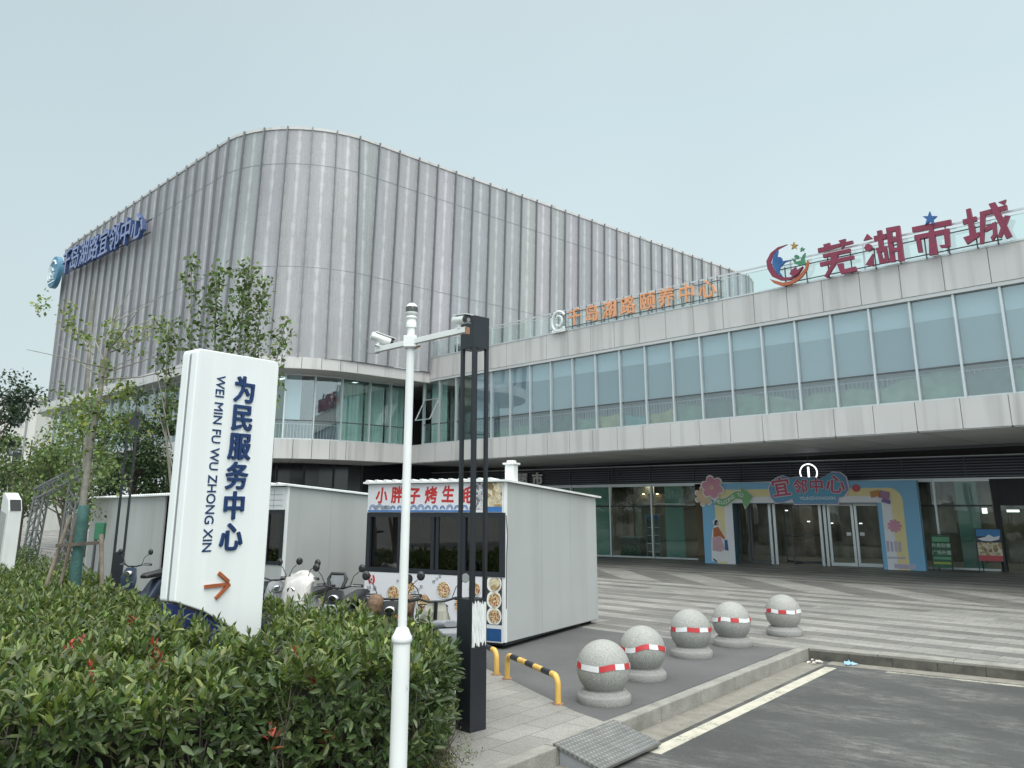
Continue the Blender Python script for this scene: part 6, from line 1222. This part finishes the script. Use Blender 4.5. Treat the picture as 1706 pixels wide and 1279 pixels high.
LA = [(-7.47, 12.74, 5.31), (-7.68, 13.04, 5.32), (-7.75, 13.9, 5.45), (-7.16, 12.87, 5.05), (-7.22, 13.1, 5.1), (-7.13, 13.13, 4.94), (-6.69, 12.57, 4.75), (-6.63, 12.51, 4.61), (-6.66, 13.34, 5.0), (-6.31, 12.76, 4.86), (-6.37, 12.73, 4.69), (-6.52, 13.5, 4.88), (-6.0, 12.97, 4.84), (-6.09, 13.34, 4.93), (-5.78, 12.98, 5.02), (-5.9, 12.65, 4.57), (-6.29, 13.13, 4.66), (-6.68, 13.37, 4.43), (-6.48, 13.02, 4.24), (-6.65, 13.24, 4.11), (-6.33, 13.17, 3.93), (-6.39, 12.56, 3.61), (-6.3, 13.26, 4.06), (-6.12, 13.09, 3.9), (-6.38, 12.8, 3.75), (-6.5, 12.53, 3.6), (-6.72, 13.37, 3.95), (-6.4, 12.97, 4.77), (-5.69, 13.22, 4.87), (-5.73, 13.38, 4.75), (-5.61, 13.21, 4.53), (-5.5, 12.6, 4.8), (-6.9, 13.1, 3.7), (-6.2, 12.8, 3.4)]
acc = []
for c_ in LA: clump(acc, rel([c_])[0], .15, 30, .075, 'yellow', 1.2)
for k in range(30): clump(acc, (random.gauss(-.05, .38), random.gauss(0, .3), random.uniform(2.95, 4.0)), .16, 24, .08, random.choice(('yellow', 'mid')), .9)
flush('crown', acc, ta, M_tleaf, False)
def stake(q): q.tube([(.42, .05, 0), (.26, .04, 1.65)], .032, 8); q.tube([(-.62, -.1, 0), (-.2, -.03, 1.9)], .032, 8)
sk = thing('tree_stakes', 'grey wooden support stakes with a crossbar braced round the wrapped trunk', 'tree support', (-6.55, 13.0, 0)); one('stake', M_wood, sk, lambda q: q.tube([(.50, .05, 0), (.27, .04, 1.72)], .034, 8)); one('stake', M_wood, sk, lambda q: q.tube([(-.62, -.1, 0), (-.20, -.03, 2.0)], .03, 8)); one('stake', M_wood, sk, lambda q: q.tube([(-.42, .12, 0), (-.16, .10, 2.0)], .028, 8)); one('crossbar', M_bark_d, sk, lambda q: (q.bar((-.3, -.14, 1.56), (.32, -.12, 1.60), .04, .05), q.bar((-.62, -.14, .62), (-.15, -.12, .62), .03, .03)))
def tree(name, label, loc, h, cr_c, cr_r, nl, palname, leaf=.11, trunk_r=.10, nclump=26, ragged=.35, mat_=None, group=None, lean=0):
    t_ = thing(name, label, 'tree', loc, random.uniform(0, 6), group); rr = random.Random(hash((round(loc[0] * 10), round(loc[1] * 10))) % 9999); lim = []; acc = []
    for k in range(nclump):
        th = rr.uniform(0, 6.283); ph = rr.uniform(-.85, 1); r_ = rr.uniform(.35, 1) ** .6
        c_ = (cr_c[0] + cr_r[0] * r_ * math.cos(th) * math.sqrt(1 - ph * ph * .8), cr_c[1] + cr_r[1] * r_ * math.sin(th) * math.sqrt(1 - ph * ph * .8), cr_c[2] + cr_r[2] * ph * r_)
        lim.append(c_); s_ = rr.uniform(.5, 1.0) * ragged * (cr_r[0] + cr_r[2]) / 2 * 1.25; clump(acc, c_, s_, int(nl / nclump * rr.uniform(.6, 1.5)), leaf, palname, rr.uniform(.55, .9))
    def tf(q):
        limb(q, [(0, 0, 0), (lean * .3, 0, h * .35), (cr_c[0] * .6 + lean * .2, cr_c[1] * .6, cr_c[2] * .75), (cr_c[0], cr_c[1], cr_c[2] + cr_r[2] * .6)], trunk_r, trunk_r * .25)
        for i, c_ in enumerate(lim):
            f = rr.uniform(.45, .95); s0 = (cr_c[0] * .7 * f, cr_c[1] * .7 * f, cr_c[2] * f * .95); mid = ((s0[0] + c_[0]) / 2 + rr.uniform(-.1, .1), (s0[1] + c_[1]) / 2, (s0[2] + c_[2]) / 2 - .08); limb(q, [s0, mid, c_], trunk_r * .30, trunk_r * .06)
    one('trunk', mat_ or M_bark_d, t_, tf); flush('crown', acc, t_, M_tleaf, False); return t_
# sapling columns behind the sign
tb = thing('young_tree', 'young tree with upright leafy columns rising behind the white slab sign', 'tree', (-4.75, 13.2, 0)); acc = []
cols = [[(-5.2, 13.1, 2.3), (-5.2, 13.1, 3.6), (-5.18, 13.0, 4.8), (-5.29, 13.0, 6.05)], [(-4.7, 13.3, 2.0), (-4.85, 13.2, 4.6), (-4.9, 13.1, 5.98)], [(-4.6, 13.3, 2.0), (-4.5, 13.3, 4.4), (-4.42, 13.2, 6.05)], [(-4.5, 13.2, 2.5), (-4.2, 13.2, 4.5), (-4.08, 13.1, 5.75)], [(-5.3, 13.2, 2.2), (-5.56, 13.2, 3.5), (-5.6, 13.1, 5.0)], [(-4.4, 13.2, 2.6), (-3.9, 13.1, 3.8), (-3.68, 13.0, 5.0)]]
def tbf(q):
    limb(q, [(0, 0, 0), (0, .05, 1.4), (.05, .1, 2.6)], .07, .05)
    for c_ in cols: limb(q, [(0, .05, 1.2)] + rel(c_, (-4.75, 13.2, 0)), .035, .008)
    for a_, b_ in (((-5.35, 13.1, 3.0), (-5.7, 12.9, 4.45)), ((-5.2, 13.1, 2.4), (-5.72, 13.0, 4.0)), ((-4.9, 13.2, 3.2), (-5.3, 13.0, 4.6))): limb(q, rel([a_, b_], (-4.75, 13.2, 0)), .012, .005)
one('trunk', M_bark, tb, tbf)
for c_, wd_, dn in zip(cols, (.15, .26, .34, .24, .17, .17), (11, 24, 30, 20, 10, 9)):
    c_ = rel(c_, (-4.75, 13.2, 0)); z0_, z1_ = max(3.55, c_[0][2]), c_[-1][2]
    for k in range(dn):
        f = k / (dn - 1); z_ = z0_ + (z1_ - z0_) * f; i_ = max(0, min(len(c_) - 2, sum(1 for p_ in c_[1:-1] if p_[2] < z_))); g_ = (z_ - c_[i_][2]) / (c_[i_ + 1][2] - c_[i_][2]); p_ = [c_[i_][j] + (c_[i_ + 1][j] - c_[i_][j]) * g_ for j in range(3)]
        w_ = wd_ * (1 - .55 * f) * random.uniform(.6, 1.25); clump(acc, (p_[0] + random.gauss(0, w_ * .6), p_[1] + random.gauss(0, w_ * .6), p_[2]), .13 + w_ * .25, 36, .085, 'mid', 1.0)
flush('crown', acc, tb, M_tleaf, False)
tree('evergreen_tree', 'dense dark green round tree behind the pruned street tree, before the drum windows', (-13.5, 30.0, 0), 6, (0, 0, 4.35), (1.25, 1.2, 2.0), 6500, 'dark', .13, .12, 30, .42)
tree('dark_conifer', 'dark blue green tree with layered branches at the left edge of the view', (-11.0, 17.0, 0), 6, (-.25, 0, 4.0), (1.15, 1.1, 1.35), 2600, 'blue', .09, .10, 20, .30)
for i, (x_, y_, hz_, rx, rz_, pl_, lb) in enumerate(((-13.2, 25.0, 3.3, 1.3, 1.7, 'mid', 'loose mid green tree standing behind the truss gate'), (-15.6, 27.0, 3.3, 1.4, 1.6, 'mid', 'mid green bushy tree right of the layered dark conifer'), (-18.3, 29.5, 2.6, 1.5, 1.8, 'dark', 'low dark bushy tree near the distant lamp at the left edge'), (-16.4, 31.5, 4.2, 1.3, 2.0, 'mid', 'thin leafed tree left of the dense dark round tree'), (-22.5, 36, 3.2, 2.2, 2.6, 'mid', 'far pale leafy tree below the apartment block'), (-19.0, 38.0, 3.0, 1.8, 2.4, 'dark', 'far dark tree behind the totem and distant lamp'))):
    tree('background_tree', lb, (x_, y_, 0), 5, (0, 0, hz_), (rx, rx, rz_), 2500, pl_, .13, .09, 18, .36, group='trees beyond the square on the left')
# second bare trunk beside the pruned tree
tc2 = thing('bare_sapling', 'thin grey bare sapling standing behind the pruned street tree', 'tree', (-7.65, 15.0, 0)); one('trunk', M_bark, tc2, lambda q: limb(q, rel([(-7.6, 15, 0), (-7.65, 15.0, 2.7), (-7.78, 15.0, 4.18), (-7.84, 15.0, 5.01), (-7.88, 15.0, 5.74), (-7.91, 15.0, 6.1)], (-7.65, 15, 0)), .045, .012))
acc = []; [clump(acc, (random.gauss(-.1, .35), random.gauss(0, .3), random.uniform(2.3, 3.6)), .2, 22, .085, 'mid') for k in range(26)]; flush('crown', acc, tc2, M_tleaf, False)
# clipped shrubs in the planter wall
cs_ = thing('clipped_shrubs', 'clipped light green shrub mass on top of the low planter wall', 'shrub', (-11.4, 19.4, .6)); acc = []
for k in range(60): clump(acc, (random.uniform(-1.1, 1.5), random.uniform(-.3, .7), random.uniform(.05, .55)), .22, 45, .06, 'mid', .8)
flush('foliage', acc, cs_, M_tleaf, False); one('stems', M_bark_d, cs_, lambda q: [limb(q, [(x_, .1, -.1), (x_ + .05, .1, .5)], .02, .008) for x_ in np.linspace(-1, 1.4, 12)])
# leafy shrubs along the back of the square under the drum
for i, (x_, y_) in enumerate(((-12.6, 30.0), (-15.0, 33.0))): tree('background_shrub', ('round green shrub just above the roof of the long cabin', 'broad green shrub behind the left end of the long cabin')[i], (x_, y_, 0), 2.5, (0, 0, 2.0), (1.5, 1.4, 1.5), 3000, 'dark', .13, .06, 16, .4)
# litter in the kerb corner
lt = thing('paper_litter', 'crumpled pale paper litter lying in the kerb corner', 'litter', (4.50, 13.12, -.14)); 
def crumple(q, s_, n_):
    for k in range(n_): a = Vector((random.gauss(0, s_), random.gauss(0, s_ * .5), abs(random.gauss(0, .015)))); q.add([a, a + Vector((random.uniform(.03, .08), random.uniform(-.03, .03), .02)), a + Vector((.02, .05, random.uniform(0, .05)))], [(0, 1, 2)])
one('paper', mat('pale_paper', (.62, .55, .48), .8, 0, .2, 20), lt, lambda q: crumple(q, .07, 12))
lb_ = thing('blue_bag_litter', 'small blue plastic bag lying by the kerb right of the paper litter', 'litter', (4.93, 13.0, -.14)); one('bag', mat('blue_bag', (.25, .45, .60), .4, 0, .2, 20), lb_, lambda q: crumple(q, .06, 14))
